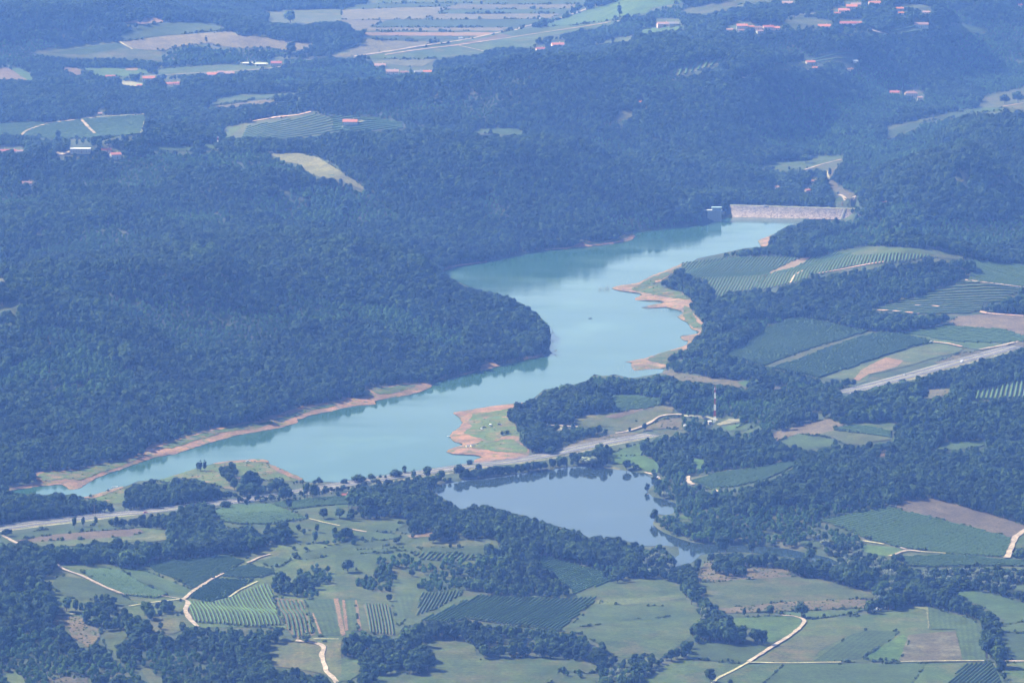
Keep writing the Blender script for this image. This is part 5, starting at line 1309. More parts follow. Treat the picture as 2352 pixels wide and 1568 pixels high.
# (col, row, x of trunk, y of foot, height px, width px, kind, label, name)
LONE = [
 (2,2,820,1118,112,100,4,"big round oak beside the bend of the pale farm track",'broadleaf_tree'),
 (2,2,192,1568,105,92,4,"round tree alone in the meadow at the lower edge right of centre",'broadleaf_tree'),
 (1,2,45,806,92,92,4,"round tree alone at the left of the group of oaks with a clear shadow",'broadleaf_tree'),
 (1,2,482,836,52,50,1,"small round tree between the oak group and the big dark wood",'broadleaf_tree'),
 (1,2,330,1006,52,56,1,"small tree just below the oak group on the mown slope",'broadleaf_tree'),
 (1,2,750,634,30,34,3,"left one of two small round trees on the pale field strip",'broadleaf_tree'),
 (1,2,808,635,28,36,3,"right one of two small round trees on the pale field strip",'broadleaf_tree'),
 (1,2,380,608,46,56,1,"low spreading tree on the meadow left of the reddish plot",'broadleaf_tree'),
 (1,2,495,570,36,32,3,"small tree at the left end of the reddish plot",'broadleaf_tree'),
 (1,2,650,580,66,52,0,"dark tree at the right end of the reddish plot",'broadleaf_tree'),
 (1,2,760,1184,66,66,1,"round bush like tree at the foot of the striped vineyard",'broadleaf_tree'),
 (1,2,1090,1395,92,66,0,"tree standing out of the wood edge onto the lower meadow, right one of two",'broadleaf_tree'),
 (1,2,985,1395,96,90,4,"tree standing out of the wood edge onto the lower meadow, left one of two",'broadleaf_tree'),
 (1,2,1440,1566,30,56,8,"low bush in the meadow at the lower edge",'shrub'),
 (1,2,958,1410,14,24,8,"tiny bush below the left one of the two edge trees",'shrub'),
 (1,2,530,640,20,34,8,"dark bush between the two hedge rows",'shrub'),
 (0,2,335,950,92,56,3,"thin crowned tree on the slope left of the pale track",'broadleaf_tree'),
 (0,2,460,1078,100,84,0,"tree with a bare lower trunk left of the dark round thicket",'broadleaf_tree'),
 (0,2,520,1084,92,50,0,"slimmer tree right of the one with a bare lower trunk",'broadleaf_tree'),
 (0,2,560,1092,86,44,2,"tall narrow tree touching the dark round thicket",'broadleaf_tree'),
 (0,2,1250,734,66,56,1,"round tree at the top of the dark vineyard",'broadleaf_tree'),
 (0,2,1110,1200,60,44,3,"small tree in the dry grass below the track junction",'broadleaf_tree'),
 (0,2,1255,1098,38,30,8,"bush left of the bending pale track",'shrub'),
 (0,2,1224,1106,22,26,8,"small bush among dry grass near the track bend",'shrub'),
 (0,2,1262,1205,56,70,6,"broad bush above the wood at the end of the track",'shrub'),
 (0,2,1244,1008,28,26,8,"bush standing exactly at the track junction",'shrub'),
 (0,2,1462,850,30,36,8,"bush on the pale track above the junction",'shrub'),
 (0,2,2112,1284,62,92,6,"broad bush where the lower pale track starts",'shrub'),
 (0,2,1965,536,84,70,0,"dark tree left of the meadow below the highway",'broadleaf_tree'),
 (0,2,2055,522,52,40,3,"small tree in the meadow below the dark vineyard",'broadleaf_tree'),
 (0,2,2090,545,46,40,3,"small tree close to the previous one, farther right on the meadow",'broadleaf_tree'),
 (0,2,2182,532,60,40,0,"dark upright tree above the hedged orchard",'broadleaf_tree'),
 (0,2,2232,438,78,80,4,"round tree on the meadow just below the highway",'broadleaf_tree'),
 (0,2,2340,436,76,84,4,"round tree on the meadow below the highway, next to the round one",'broadleaf_tree'),
 (0,2,2130,518,14,30,8,"flat bush on the meadow below the dark vineyard",'shrub'),
 (0,2,2024,652,36,34,8,"round bush above the sloping vineyard",'shrub'),
 (0,2,2106,652,28,34,8,"smaller round bush above the sloping vineyard",'shrub'),
 (0,2,2035,712,48,60,6,"broad bush at the head of the sloping vineyard",'shrub'),
 (0,2,1706,712,26,28,8,"little bush beside the upper end of the forked track",'shrub'),
 (0,2,1640,690,42,66,6,"broad bush at the corner of the dark vineyard",'shrub'),
 (0,2,1380,112,92,44,7,"tall slim poplar on the grassy lake spit, left one",'poplar'),
 (0,2,1412,108,92,40,7,"tallest poplar on the grassy lake spit",'poplar'),
 (0,2,1362,110,60,34,0,"short tree at the foot of the poplars on the lake spit",'broadleaf_tree'),
 (0,2,1262,166,20,26,8,"bush on the lake spit left of the poplars",'shrub'),
 (0,2,516,508,88,40,2,"dark tree on the near side of the highway at far left",'broadleaf_tree'),
 (0,2,577,496,78,36,2,"pointed tree on the near side of the highway, right of the dark one",'broadleaf_tree'),
 (0,2,660,482,66,36,2,"pointed tree on the near side of the highway by the scrub",'broadleaf_tree'),
 (0,2,1555,372,62,90,4,"broad dark tree in front of the highway",'broadleaf_tree'),
 (0,2,1697,352,54,36,0,"upright tree in front of the highway",'broadleaf_tree'),
 (0,2,2100,300,38,28,7,"tiny pointed tree in front of the highway",'broadleaf_tree'),
 (0,2,2028,312,34,28,3,"small tree in front of the highway left of the tiny pointed one",'broadleaf_tree'),
 (0,2,2232,282,58,36,2,"tree in front of the highway where it meets the causeway trees",'broadleaf_tree'),
 (0,2,45,560,56,80,4,"dark round tree below the highway at the left edge",'broadleaf_tree'),
 (1,2,884,76,46,50,1,"round tree on the lake side of the highway near the beach",'broadleaf_tree'),
 (1,2,20,206,44,60,1,"tree on the lake side of the highway at the left of the causeway",'broadleaf_tree'),
 (1,2,120,196,66,110,4,"broad dark tree between lake and highway",'broadleaf_tree'),
 (1,2,205,182,54,60,1,"tree between lake and highway, right of the broad dark one",'broadleaf_tree'),
 (1,2,268,168,46,30,7,"slim tree between lake and highway",'broadleaf_tree'),
 (1,2,375,160,64,100,4,"wide tree clump between lake and highway",'broadleaf_tree'),
 (1,2,498,170,88,50,7,"tall pointed tree on the near side of the causeway road",'broadleaf_tree'),
 (1,2,590,160,82,80,0,"tall tree on the near side of the causeway road",'broadleaf_tree'),
 (1,2,690,172,70,80,1,"round tree on the pond bank below the causeway road",'broadleaf_tree'),
 (1,2,815,152,92,90,4,"tallest dark tree on the pond bank below the causeway road",'broadleaf_tree'),
 (1,2,940,135,84,60,2,"dark tree on the pond bank left of the round platform",'broadleaf_tree'),
 (1,2,225,205,60,50,5,"pale willow beside the causeway road",'willow_tree'),
 (1,2,2160,460,92,62,1,"leaning tree at the tip of the pond spit",'broadleaf_tree'),
 (1,2,2110,252,66,40,3,"small tree over the water on the right shore of the pond",'broadleaf_tree'),
 (1,2,1720,80,92,150,5,"broad pale willow at the head of the pond",'willow_tree'),
 (1,2,2225,302,66,70,5,"pale willow on the right shore of the pond",'willow_tree'),
 (1,2,1965,98,66,80,1,"round tree on the grassy bank behind the pond",'broadleaf_tree'),
 (1,2,2028,96,40,56,3,"low round tree on the grassy bank behind the pond",'broadleaf_tree'),
 (2,2,990,664,110,90,5,"tall pale willow beside the stream",'willow_tree'),
 (2,2,878,640,44,56,1,"small round tree on the stream bank",'broadleaf_tree'),
 (2,2,770,625,34,36,8,"bush at the end of the pond arm",'shrub'),
 (2,2,428,1114,72,36,2,"upright tree on the hedge below the scrub strip",'broadleaf_tree'),
 (2,2,600,1104,72,72,0,"tree at the left end of the farm track",'broadleaf_tree'),
 (2,2,1295,1068,72,36,2,"slim dark tree left of the white bales",'broadleaf_tree'),
 (2,2,1340,1040,100,80,5,"pale willow just above the white bales",'willow_tree'),
 (2,2,1190,1104,26,70,6,"low bush left of the white bales",'shrub'),
 (2,2,2190,1500,70,40,3,"narrow tree in the hedge at the lower right",'broadleaf_tree'),
 (2,2,2215,1545,60,46,3,"lowest tree of the hedge at the lower right",'broadleaf_tree'),
 (2,2,330,1580,40,50,6,"bush at the lower edge right of the lone meadow tree",'shrub'),
 (2,1,490,1112,40,90,4,"dark round tree in the scrub behind the striped mast",'broadleaf_tree'),
 (2,1,1165,1360,46,32,3,"small tree on the edge of the mauve field",'broadleaf_tree'),
 (2,1,1942,232,50,34,2,"dark tree on the crest of the vineyard hill",'broadleaf_tree'),
 (2,1,485,308,22,30,8,"bush inside the lakeside vineyard",'shrub'),
 (2,1,890,338,32,34,3,"small tree at the edge of the hilltop vineyard",'broadleaf_tree'),
 (1,1,1155,1335,100,50,7,"slim pointed tree at the end of the beach wood",'poplar'),
 (1,1,1225,1420,80,46,0,"tree standing on the beach grass by the parked cars",'broadleaf_tree'),
 (1,1,1108,1434,44,36,7,"small pointed tree on the beach grass",'broadleaf_tree'),
 (1,1,1135,1424,30,60,6,"low bush beside the small pointed beach tree",'shrub'),
 (1,1,2088,1398,52,36,0,"dark tree beside the white track behind the mast wood",'broadleaf_tree'),
 (1,1,1985,1406,36,28,3,"small tree below the white track",'broadleaf_tree'),
 (1,1,2030,1338,18,20,8,"tiny bush in the dry striped field",'shrub'),
 (1,1,1440,1560,56,110,4,"dark tree on the near side of the highway by the beach",'broadleaf_tree'),
 (0,0,1420,300,62,26,7,"solitary dark conifer in the far mauve field",'conifer'),
 (0,0,2000,165,95,100,4,"large round tree alone among the far fields",'broadleaf_tree'),
 (0,0,2010,385,100,90,4,"tall round tree in the far field hedge",'broadleaf_tree'),
 (0,0,400,970,70,44,0,"dark tree at the foot of the far terraced vineyard",'broadleaf_tree'),
 (0,0,1075,522,44,46,3,"round tree behind the far white house",'broadleaf_tree'),
 (0,0,1130,562,50,44,0,"dark tree right of the far white house",'broadleaf_tree'),
 (0,0,945,562,50,50,0,"dark tree left of the far white house",'broadleaf_tree'),
 (1,0,1915,122,120,44,7,"tall far poplar beside the country road",'poplar'),
 (1,0,1972,135,44,44,3,"round tree right of the far poplar",'broadleaf_tree'),
 (2,0,705,130,44,40,3,"round tree on the far pale strip",'broadleaf_tree'),
 (2,0,1765,230,56,60,4,"dark round tree left of the far bright meadow",'broadleaf_tree'),
 (2,0,1015,1220,66,30,2,"dark upright tree in the valley below the dam",'broadleaf_tree'),
 (2,0,625,1174,32,30,3,"small tree on the meadow beyond the dam, left",'broadleaf_tree'),
 (2,0,735,1172,26,28,3,"small tree on the meadow beyond the dam, middle",'broadleaf_tree'),
 (2,0,850,1125,62,80,4,"round tree cluster on the meadow beyond the dam",'broadleaf_tree'),
 (2,0,2220,720,70,70,4,"round tree in the far right valley",'broadleaf_tree'),
 (2,0,2310,715,88,80,4,"larger round tree in the far right valley",'broadleaf_tree'),
 (2,0,285,1490,100,60,4,"leafy tree at the left end of the dam",'broadleaf_tree'),
 (2,0,1172,1478,44,34,2,"dark tree at the right end of the dam",'broadleaf_tree'),
 (2,0,1215,1408,60,40,2,"dark tree behind the right end of the dam",'broadleaf_tree'),
]
OPTICAL = []
nlone = 0
for c, r, x, y, hp, wp, k, lab, nm in LONE:
    u, v = T(c, r, "%f %f" % (x, y))[0]
    p = hit1(u, v)
    ppm = F / math.hypot(p.y, CAM_H)           # photo px per metre here
    H = hp / 3 / ppm / CP * .95; W = wp / 3 / ppm
    s_h = H / KINDS[k]['H']; s_w = W / 2 / KINDS[k]['R'] * 1.0
    lab = lab.replace('close to the previous one, farther right on the meadow', 'right neighbour of another small tree below the dark vineyard')
    place_tree(k, p, random.uniform(0, 6.28), (s_w, s_w, s_h), lab, None, nm, {'shrub': 'bush', 'poplar': 'tree', 'conifer': 'tree'}.get(nm, 'tree'))
    nlone += 1

# nearest trees of the near woods, as objects of their own
REG = [  # region by photo position of the foot: (u0,u1,v0,v1,label,group)
    (-50, 330, 1380, 1640, "broadleaf tree in the big dark wood at the lower left corner"),
    (330, 640, 1420, 1640, "broadleaf tree in the wood at the bottom left, right of the pale scrub gap"),
    (640, 740, 1420, 1640, "broadleaf tree beside the pale track at the lower edge"),
    (740, 1020, 1420, 1640, "broadleaf tree in the wood at the bottom just left of centre"),
    (1020, 1640, 1400, 1640, "broadleaf tree in the long hedge wood along the lower meadow"),
    (1640, 2200, 1440, 1640, "broadleaf tree in the hedge right of the lower hayfield"),
    (2200, 2420, 1300, 1640, "broadleaf tree in the dark hedge at the lower right corner")]
vis = (fu > -12) & (fu < 2364) & (fv < 1600)
order = np.argsort(np.where(vis, -fv, 1e9))
NTREE = 300 - nlone
own = np.zeros(len(fx), bool)
for q in order[:NTREE]:
    own[q] = True
    lab = None
    for u0, u1, v0, v1, L_ in REG:
        if u0 <= fu[q] < u1 and v0 <= fv[q] < v1: lab = L_
    lab = lab or "broadleaf tree in the near woods above the lower edge"
    k = int(fk[q])
    if k in (9, 10): k = 1 if k == 9 else 3
    if k == 5:
        place_tree(k, (fx[q], fy[q], fz[q] - .2), float(rotz[q]), tuple(scl[q].tolist()), "pale willow among darker trees in the hedge by the lower hayfield", "pale willows in the near hedge", 'willow_tree')
    else:
        place_tree(k, (fx[q], fy[q], fz[q] - .2), float(rotz[q]), tuple(scl[q].tolist()), lab, lab.replace('broadleaf tree', 'broadleaf trees'))

# trees filling the bank between the causeway road and the pond, and the bank on the lake side
def bank(line, n, smin, smax, jit):
    P_ = densify(line, 2.0, False); a = np.array(P_)
    a = a[RNG.integers(0, len(a), n)] + RNG.normal(0, 1, (n, 2)) * np.array([3, jit])
    x, y, z = hit(a[:, 0], a[:, 1])
    k = (z > .25) & (z < 30)
    return x[k], y[k], z[k], RNG.uniform(smin, smax, k.sum()), a[k, 0], a[k, 1]
for ln, n_, s0, s1, jj in ((T(1, 2, "560,212 700,196 900,160 1100,138 1300,108 1500,84 1620,72"), 150, .5, .9, 1.2),
                       (T(0, 2, "1650,330 1900,312 2100,280 2352,252") + T(1, 2, "100,232 300,208 560,188"), 90, .35, .7, 1.5),
                       (T(1, 2, "2095,122 2140,140 2170,190 2180,240 2230,285"), 24, .4, .8, 1),
                       (T(0, 2, "1900,200 2100,196 2352,205") + T(1, 2, "100,188 300,166 450,130"), 26, .35, .7, .8)):
    bx_, by_, bz_, bs_, bu_, bv_ = bank(ln, n_, s0, s1, jj)
    fx = np.r_[fx, bx_]; fy = np.r_[fy, by_]; fz = np.r_[fz, bz_]; fs_ = np.r_[fs_, bs_]; fu = np.r_[fu, bu_]; fv = np.r_[fv, bv_]
    fk = np.r_[fk, RNG.choice([0, 1, 3, 4, 5], len(bx_), p=[.3, .25, .2, .15, .1])]
    scl = np.r_[scl, np.stack([bs_, bs_, bs_ * RNG.uniform(.9, 1.2, len(bs_))], -1)]; rotz = np.r_[rotz, RNG.uniform(0, 6.28, len(bx_))]
    own = np.r_[own, np.zeros(len(bx_), bool)]
# the rest: woods too dense to count, one object per wood
rest = ~own
fd = np.hypot(fx, fy)
region = np.full(len(fx), 0)
region[(fv >= 1150)] = 1
lake_mid = (fv < 1150) & (fu < 1290) & (fv > 480) & ~((fv > 1100 - (fu) * .05) )
region[lake_mid] = 2
region[(fv < 1150) & ~lake_mid & (fu >= 1290) & (fv > 500)] = 3
region[(fv <= 500) & (fv > 470 - 0) ] = 4
region[(fv <= 480) & (fu < 900)] = 5
region[(fv <= 480) & (fu >= 900)] = 4
FN = {0: ("strip of trees between the highway and the water", 'wood'), 1: ("dark broadleaf woods and hedges among the near fields", 'wood'), 2: ("dense forest covering the hills on the left shore of the lake", 'forest'),
      3: ("woods between vineyards on the right side of the lake", 'wood'), 4: ("hazy forest on the far hills behind the dam", 'forest'), 5: ("hazy woods and hedges around the far fields at upper left", 'wood')}
NMS = {0: 'lakeside_wood', 1: 'field_woods', 2: 'hill_forest', 3: 'vineyard_woods', 4: 'far_forest', 5: 'far_woods'}
for rg, (lab, cat) in FN.items():
    k = rest & (region == rg)
    if k.any(): scatter(NMS[rg], np.stack([fx[k], fy[k], fz[k] - .2], -1), fk[k], rotz[k], scl[k], lab, cat)

# hedgerow bushes along the edges of the nearer fields
def hedges():
    us = []; vs = []
    for i, (kind, layer, c, r, s_) in enumerate(FIELDS):
        if kind in ('soil', 'yard', 'redyard', 'specks', 'olive', 'vineb') or layer >= 2: continue
        P_ = densify(T(c, r, s_), 2.2)
        a = np.array(P_)
        far_ = a[:, 1].mean() < 560
        a = a + RNG.normal(0, .8, a.shape)
        k = (vnoise(a[:, 0], a[:, 1] * 3, 26, 70 + i) > .12) & (RNG.uniform(0, 1, len(a)) < .75)
        us.append(a[k, 0]); vs.append(a[k, 1])
    u_far = 560
    u = np.concatenate(us); v = np.concatenate(vs)
    k = (u > -30) & (u < 2380) & (v < 1600) & ~((np.abs(u - 784) < 32) & (v > 1040)) & ~((np.abs(u - 1568) < 30) & (v > 1040))
    x, y, z = hit(u[k], v[k])
    ok = (z > .3)
    for pts, hw in BAN:
        dd = np.full(len(x), 1e9)
        for q in range(0, len(pts)): dd = np.minimum(dd, np.hypot(x - pts[q, 0], y - pts[q, 1]))
        ok &= dd > hw + 3.5
    x, y, z = x[ok], y[ok], z[ok]
    s = RNG.uniform(.3, .95, len(x)) * RNG.choice([.7, 1, 1.4], len(x), p=[.5, .4, .1]) * np.where(y > 7300, 1.8, 1.0)
    scatter('hedge_bushes', np.stack([x, y, z], -1), RNG.choice([6, 8], len(x)), RNG.uniform(0, 6, len(x)), np.stack([s * 1.1, s * 1.1, s], -1), "ragged lines of bushes and weeds along the field edges", 'hedges')
hedges()
# low shrubs along field edges and over the scrub
def shrubs():
    px = []; 
    for i, (kind, layer, c, r, s) in enumerate(FIELDS):
        if kind not in ('scrub', 'shoregrass'): continue
        P_ = np.array(T(c, r, s))
        n = int(min(400, max(12, (np.ptp(P_[:, 0]) * np.ptp(P_[:, 1])) / (26 if kind == 'scrub' else 60))))
        u = RNG.uniform(P_[:, 0].min(), P_[:, 0].max(), n); v = RNG.uniform(P_[:, 1].min(), P_[:, 1].max(), n)
        d, ins = seg_dist(u, v, [tuple(q) for q in P_])
        px.append(np.stack([u[ins], v[ins]], -1))
    px = np.concatenate(px)
    x, y, z = hit(px[:, 0], px[:, 1])
    k = z > .3
    x, y, z = x[k], y[k], z[k]
    s = RNG.uniform(.25, .8, len(x))
    scatter('scrub_bushes', np.stack([x, y, z], -1), RNG.choice([6, 8], len(x)), RNG.uniform(0, 6, len(x)), np.stack([s * .95, s * .95, s * .6], -1), "low scattered bushes over the dry scrub and the lake shores", 'bushes')
shrubs()

# ------------------------------------------------------------ vine rows
ORD = ['first', 'second', 'third', 'fourth', 'fifth', 'sixth', 'seventh', 'eighth', 'ninth', 'tenth', 'eleventh', 'twelfth', 'thirteenth', 'fourteenth', 'fifteenth', 'sixteenth', 'seventeenth', 'eighteenth', 'nineteenth']
TENS = ['', '', 'twenty', 'thirty', 'forty', 'fifty', 'sixty', 'seventy', 'eighty', 'ninety']
TENTH = ['', '', 'twentieth', 'thirtieth', 'fortieth', 'fiftieth', 'sixtieth', 'seventieth', 'eightieth', 'ninetieth']
def ordinal(n):
    if n <= 19: return ORD[n - 1]
    h = ''
    if n >= 100: h = 'hundred and '; n -= 100
    if n == 0: return 'hundredth'
    if n <= 19: return h + ORD[n - 1]
    return h + (TENTH[n // 10] if n % 10 == 0 else TENS[n // 10] + '-' + ORD[n % 10 - 1])
def row_segments(w_, ang, sp):
    ca, sa = math.cos(-ang), math.sin(-ang)
    R_ = [(x * ca - y * sa, x * sa + y * ca) for x, y in w_]
    ys = [q[1] for q in R_]
    out = []
    y = min(ys) + sp * .5
    while y < max(ys):
        xs = []
        n = len(R_)
        for i in range(n):
            (x1, y1), (x2, y2) = R_[i], R_[(i + 1) % n]
            if (y1 > y) != (y2 > y): xs.append(x1 + (x2 - x1) * (y - y1) / (y2 - y1))
        xs.sort()
        segs = [(xs[i] + .8, xs[i + 1] - .8) for i in range(0, len(xs) - 1, 2) if xs[i + 1] - xs[i] > 6]
        if segs: out.append((y, segs))
        y += sp
    return out, (math.cos(ang), math.sin(ang))
def row_mesh(y, segs, cs, hw, hgt, step):
    c, s = cs; vs = []; fs = []
    for a, b in segs:
        n = max(2, int((b - a) / step) + 1)
        t = np.linspace(a, b, n) 
        gap = RNG.uniform(0, 1, n) < .03
        w1 = hw * RNG.uniform(.7, 1.3, n); w2 = hw * RNG.uniform(.6, 1.2, n); h = hgt * np.where(gap, .35, RNG.uniform(.82, 1.12, n))
        off = RNG.normal(0, hw * .14, n)
        x = t * c - (y + off) * s; yy = t * s + (y + off) * c
        z = height(x, yy) + .5
        b0 = len(vs)
        for i in range(n):
            for (o_, q) in ((-w1[i], .25), (-w1[i] * .9, h[i] * .75), (0, h[i]), (w2[i] * .9, h[i] * .75), (w2[i], .25)):
                vs.append((x[i] - s * o_, yy[i] + c * o_, z[i] + q - (.5 if q == .25 else 0)))
        for i in range(n - 1):
            for j in range(4):
                p = b0 + i * 5 + j
                fs.append((p, p + 5, p + 6, p + 1))
        fs += [tuple(b0 + q for q in range(4, -1, -1)), tuple(b0 + (n - 1) * 5 + q for q in range(5))]
    return vs, fs
nrow = 0
for c, r, s, (x1, y1, x2, y2), sp, hw, mk, ownobj, lab in VINES:
    P_ = densify(T(c, r, s), 12)
    x, y, z = hit([a for a, b in P_], [b for a, b in P_])
    w_ = list(zip(x.tolist(), y.tolist()))
    (ua, va), (ub_, vb_) = T(c, r, "%f %f %f %f" % (x1, y1, x2, y2))
    a = hit1(ua, va); b_ = hit1(ub_, vb_)
    ang = math.atan2(b_.y - a.y, b_.x - a.x)
    rows, cs = row_segments(w_, ang, sp)
    dist = math.hypot(a.x, a.y)
    step = 1.6 if dist < 4700 else (2.6 if dist < 5600 else 4.5)
    hgt = 1.55 if hw < 2 else 1.2
    if hw in (1.4, 1.1, 2.0): hgt = 2.3
    if ownobj:
        # number the rows from the left of the photo
        mid = []
        for q in rows:
            t = (q[1][0][0] + q[1][-1][1]) / 2
            mid.append(project(t * cs[0] - q[0] * cs[1], t * cs[1] + q[0] * cs[0], 5)[0])
        rows = [rows[i] for i in np.argsort(mid)]
        for i, (yy_, segs) in enumerate(rows):
            if nrow >= 300: break
            vs, fs = row_mesh(yy_, segs, cs, hw, hgt, step)
            o = mesh_obj('vine_row', vs, fs, M[mk])
            tag(o, ('%s vine row from the left in the %s' % (ordinal(i + 1), lab)), 'vine row', 'vine rows of the ' + lab)
            nrow += 1
        rows = rows[i + 1:] if nrow >= 300 else []
    if rows:
        vs = []; fs = []
        for yy_, segs in rows:
            a1, a2 = row_mesh(yy_, segs, cs, hw, hgt, step)
            b0 = len(vs); vs += a1; fs += [tuple(b0 + q for q in f) for f in a2]
        o = mesh_obj('vine_rows', vs, fs, M[mk])
        tag(o, 'rows of the ' + lab, 'vineyard', kind='stuff')
print('VINE ROW OBJECTS', nrow)
# ------------------------------------------------------------ houses
def pmat(name, c, **k):
    key = 'p_' + name
    if key not in M: M[key] = plain(name, c, **k)
    return M[key]
def tilemat(name, c):
    key = 't_' + name
    if key in M: return M[key]
    m, n, l, b = newmat(name)
    g = n.new('ShaderNodeNewGeometry').outputs['Position']
    f = noise(n, l, g, 1.3, 4, .7); f2 = noise(n, l, g, .25, 3, .6)
    a = ramp(n, f, l, [(0.3, tuple(q * .7 for q in c)), (0.7, tuple(min(1, q * 1.25) for q in c))])
    l.new(mixc(n, l, f2, a, tuple(q * .75 for q in c)), b.inputs['Base Color'])
    M[key] = m
    return m
ROOFS = {'red': (0.27, 0.095, 0.07), 'orange': (0.36, 0.14, 0.08), 'brown': (0.20, 0.12, 0.095), 'pink': (0.28, 0.18, 0.15), 'grey': (0.18, 0.18, 0.19), 'white': (0.55, 0.55, 0.54), 'metal': (0.4, 0.42, 0.45)}
WALLS = {'white': (0.34, 0.335, 0.315), 'cream': (0.33, 0.29, 0.23), 'tan': (0.45, 0.36, 0.28), 'stone': (0.35, 0.32, 0.28), 'pinkwall': (0.6, 0.42, 0.36)}
def house(c, r, x, y, wpx, roof, wall, floors, rz, label, group=None, name='house', depth=None, hip=False, cat='house', flatroof=False):
    u, v = T(c, r, "%f %f" % (x, y))[0]
    p = hit1(u, v)
    ppm = F / math.hypot(p.y, CAM_H)
    L = wpx / 3 / ppm
    D = depth or min(13.0, max(6.0, L * .65))
    Hh = 2.7 * floors + .1
    root = empty(name, p, math.radians(rz))
    root.location.z = float(min(p.z, height(p.x, p.y))) 
    tag(root, label, cat, group)
    wm = pmat('wall_' + wall, WALLS[wall]); rm = tilemat('roof_' + roof, ROOFS[roof])
    pitch = 0.0 if flatroof else .52
    rh = D / 2 * pitch + .02
    mb = MB()
    prof = [(-D / 2, -2), (-D / 2, Hh), (0, Hh + rh), (D / 2, Hh), (D / 2, -2)]
    if hip or flatroof: mb.box(-L / 2, L / 2, -D / 2, D / 2, -2, Hh)
    else: mb.prism(prof, -L / 2, L / 2)
    w_ = mb.build('wall', wm, root)
    # windows, a row per floor on both long sides, and a door
    nwin = max(2, int(L / 3.2))
    glass = pmat('window_glass', (0.05, 0.06, 0.08), rough=.2, spec=.5); fr = pmat('window_frame', (0.8, 0.79, 0.76))
    ppx = ppm * 1024 / 2352
    if ppx * 1.1 > .42:
        for fl in range(floors):
            for k in range(nwin):
                if fl == 0 and k == nwin // 2: continue
                cx = -L / 2 + L * (k + .5) / nwin
                wb = MB(); wb.box(cx - .55, cx + .55, -D / 2 - .03, -D / 2 + .05, fl * 2.7 + .9, fl * 2.7 + 2.1)
                wo_ = wb.build('window', glass, root)
                fb = MB(); z0 = fl * 2.7 + .9; z1 = fl * 2.7 + 2.1; y0 = -D / 2 - .07; y1 = -D / 2 + .02
                fb.box(cx - .67, cx - .55, y0, y1, z0 - .12, z1 + .12).box(cx + .55, cx + .67, y0, y1, z0 - .12, z1 + .12)
                fb.box(cx - .55, cx + .55, y0, y1, z0 - .12, z0).box(cx - .55, cx + .55, y0, y1, z1, z1 + .12)
                fb.build('frame', fr, wo_)
        db = MB(); cx = -L / 2 + L * (nwin // 2 + .5) / nwin
        db.box(cx - .6, cx + .6, -D / 2 - .04, -D / 2 + .05, -.4, 2.2)
        db.build('door', pmat('door_wood', (.2, .12, .08)), root)
    rb = MB(); o_ = .5; t_ = .22
    if flatroof: rb.box(-L / 2 - .3, L / 2 + .3, -D / 2 - .3, D / 2 + .3, Hh + .003, Hh + .35)
    elif hip:
        e = D * .42
        a = [(-L / 2 - o_, -D / 2 - o_, Hh), (L / 2 + o_, -D / 2 - o_, Hh), (L / 2 + o_, D / 2 + o_, Hh), (-L / 2 - o_, D / 2 + o_, Hh),
             (-L / 2 + e, 0, Hh + rh + .4), (L / 2 - e, 0, Hh + rh + .4)]
        rb.add(a, [(0, 1, 5, 4), (2, 3, 4, 5), (1, 2, 5), (3, 0, 4), (3, 2, 1, 0)])
    else:
        zz = Hh - o_ * pitch
        for s in (-1, 1):
            rb.prism([(0, Hh + rh + .04), (s * (D / 2 + o_), zz + .04), (s * (D / 2 + o_), zz + .04 + t_), (0, Hh + rh + .04 + t_)][::s], -L / 2 - o_, L / 2 + o_)
    ro = rb.build('roof', rm, root)
    if not flatroof and ppx > .35:
        cb = MB(); cb.box(L * .18, L * .18 + .8, D * .12, D * .12 + .8, Hh + rh * .4, Hh + rh + 1.3)
        cb.box(L * .18 - .12, L * .18 + .92, D * .12 - .12, D * .12 + .92, Hh + rh + 1.3, Hh + rh + 1.45)
        cb.build('chimney', wm, ro)
    return root
for h_ in HS:
    house(*h_, name='house', hip=('hip' in h_[-1]))
house(0, 0, 555, 1050, 138, 'white', 'stone', 2, 0, "long white roofed farm building with open dark front", name='barn', depth=12, cat='barn', flatroof=True)
house(0, 0, 1705, 446, 64, 'white', 'white', 1, 0, "long low white shed in the far gravel yard", name='shed', cat='shed', flatroof=True)
house(0, 0, 1795, 452, 70, 'metal', 'white', 1, 5, "white open shed beside the red roofed far house", name='shed', cat='shed', flatroof=True)
house(2, 1, 185, 1352, 22, 'white', 'cream', 1, 10, "small white roofed shed at the foot of the striped mast", name='shed', cat='shed', flatroof=True, depth=6)
house(1, 2, 30, 290, 50, 'red', 'tan', 1, 0, "low red roofed shed left of the pond wood", name='shed', cat='shed', depth=4)

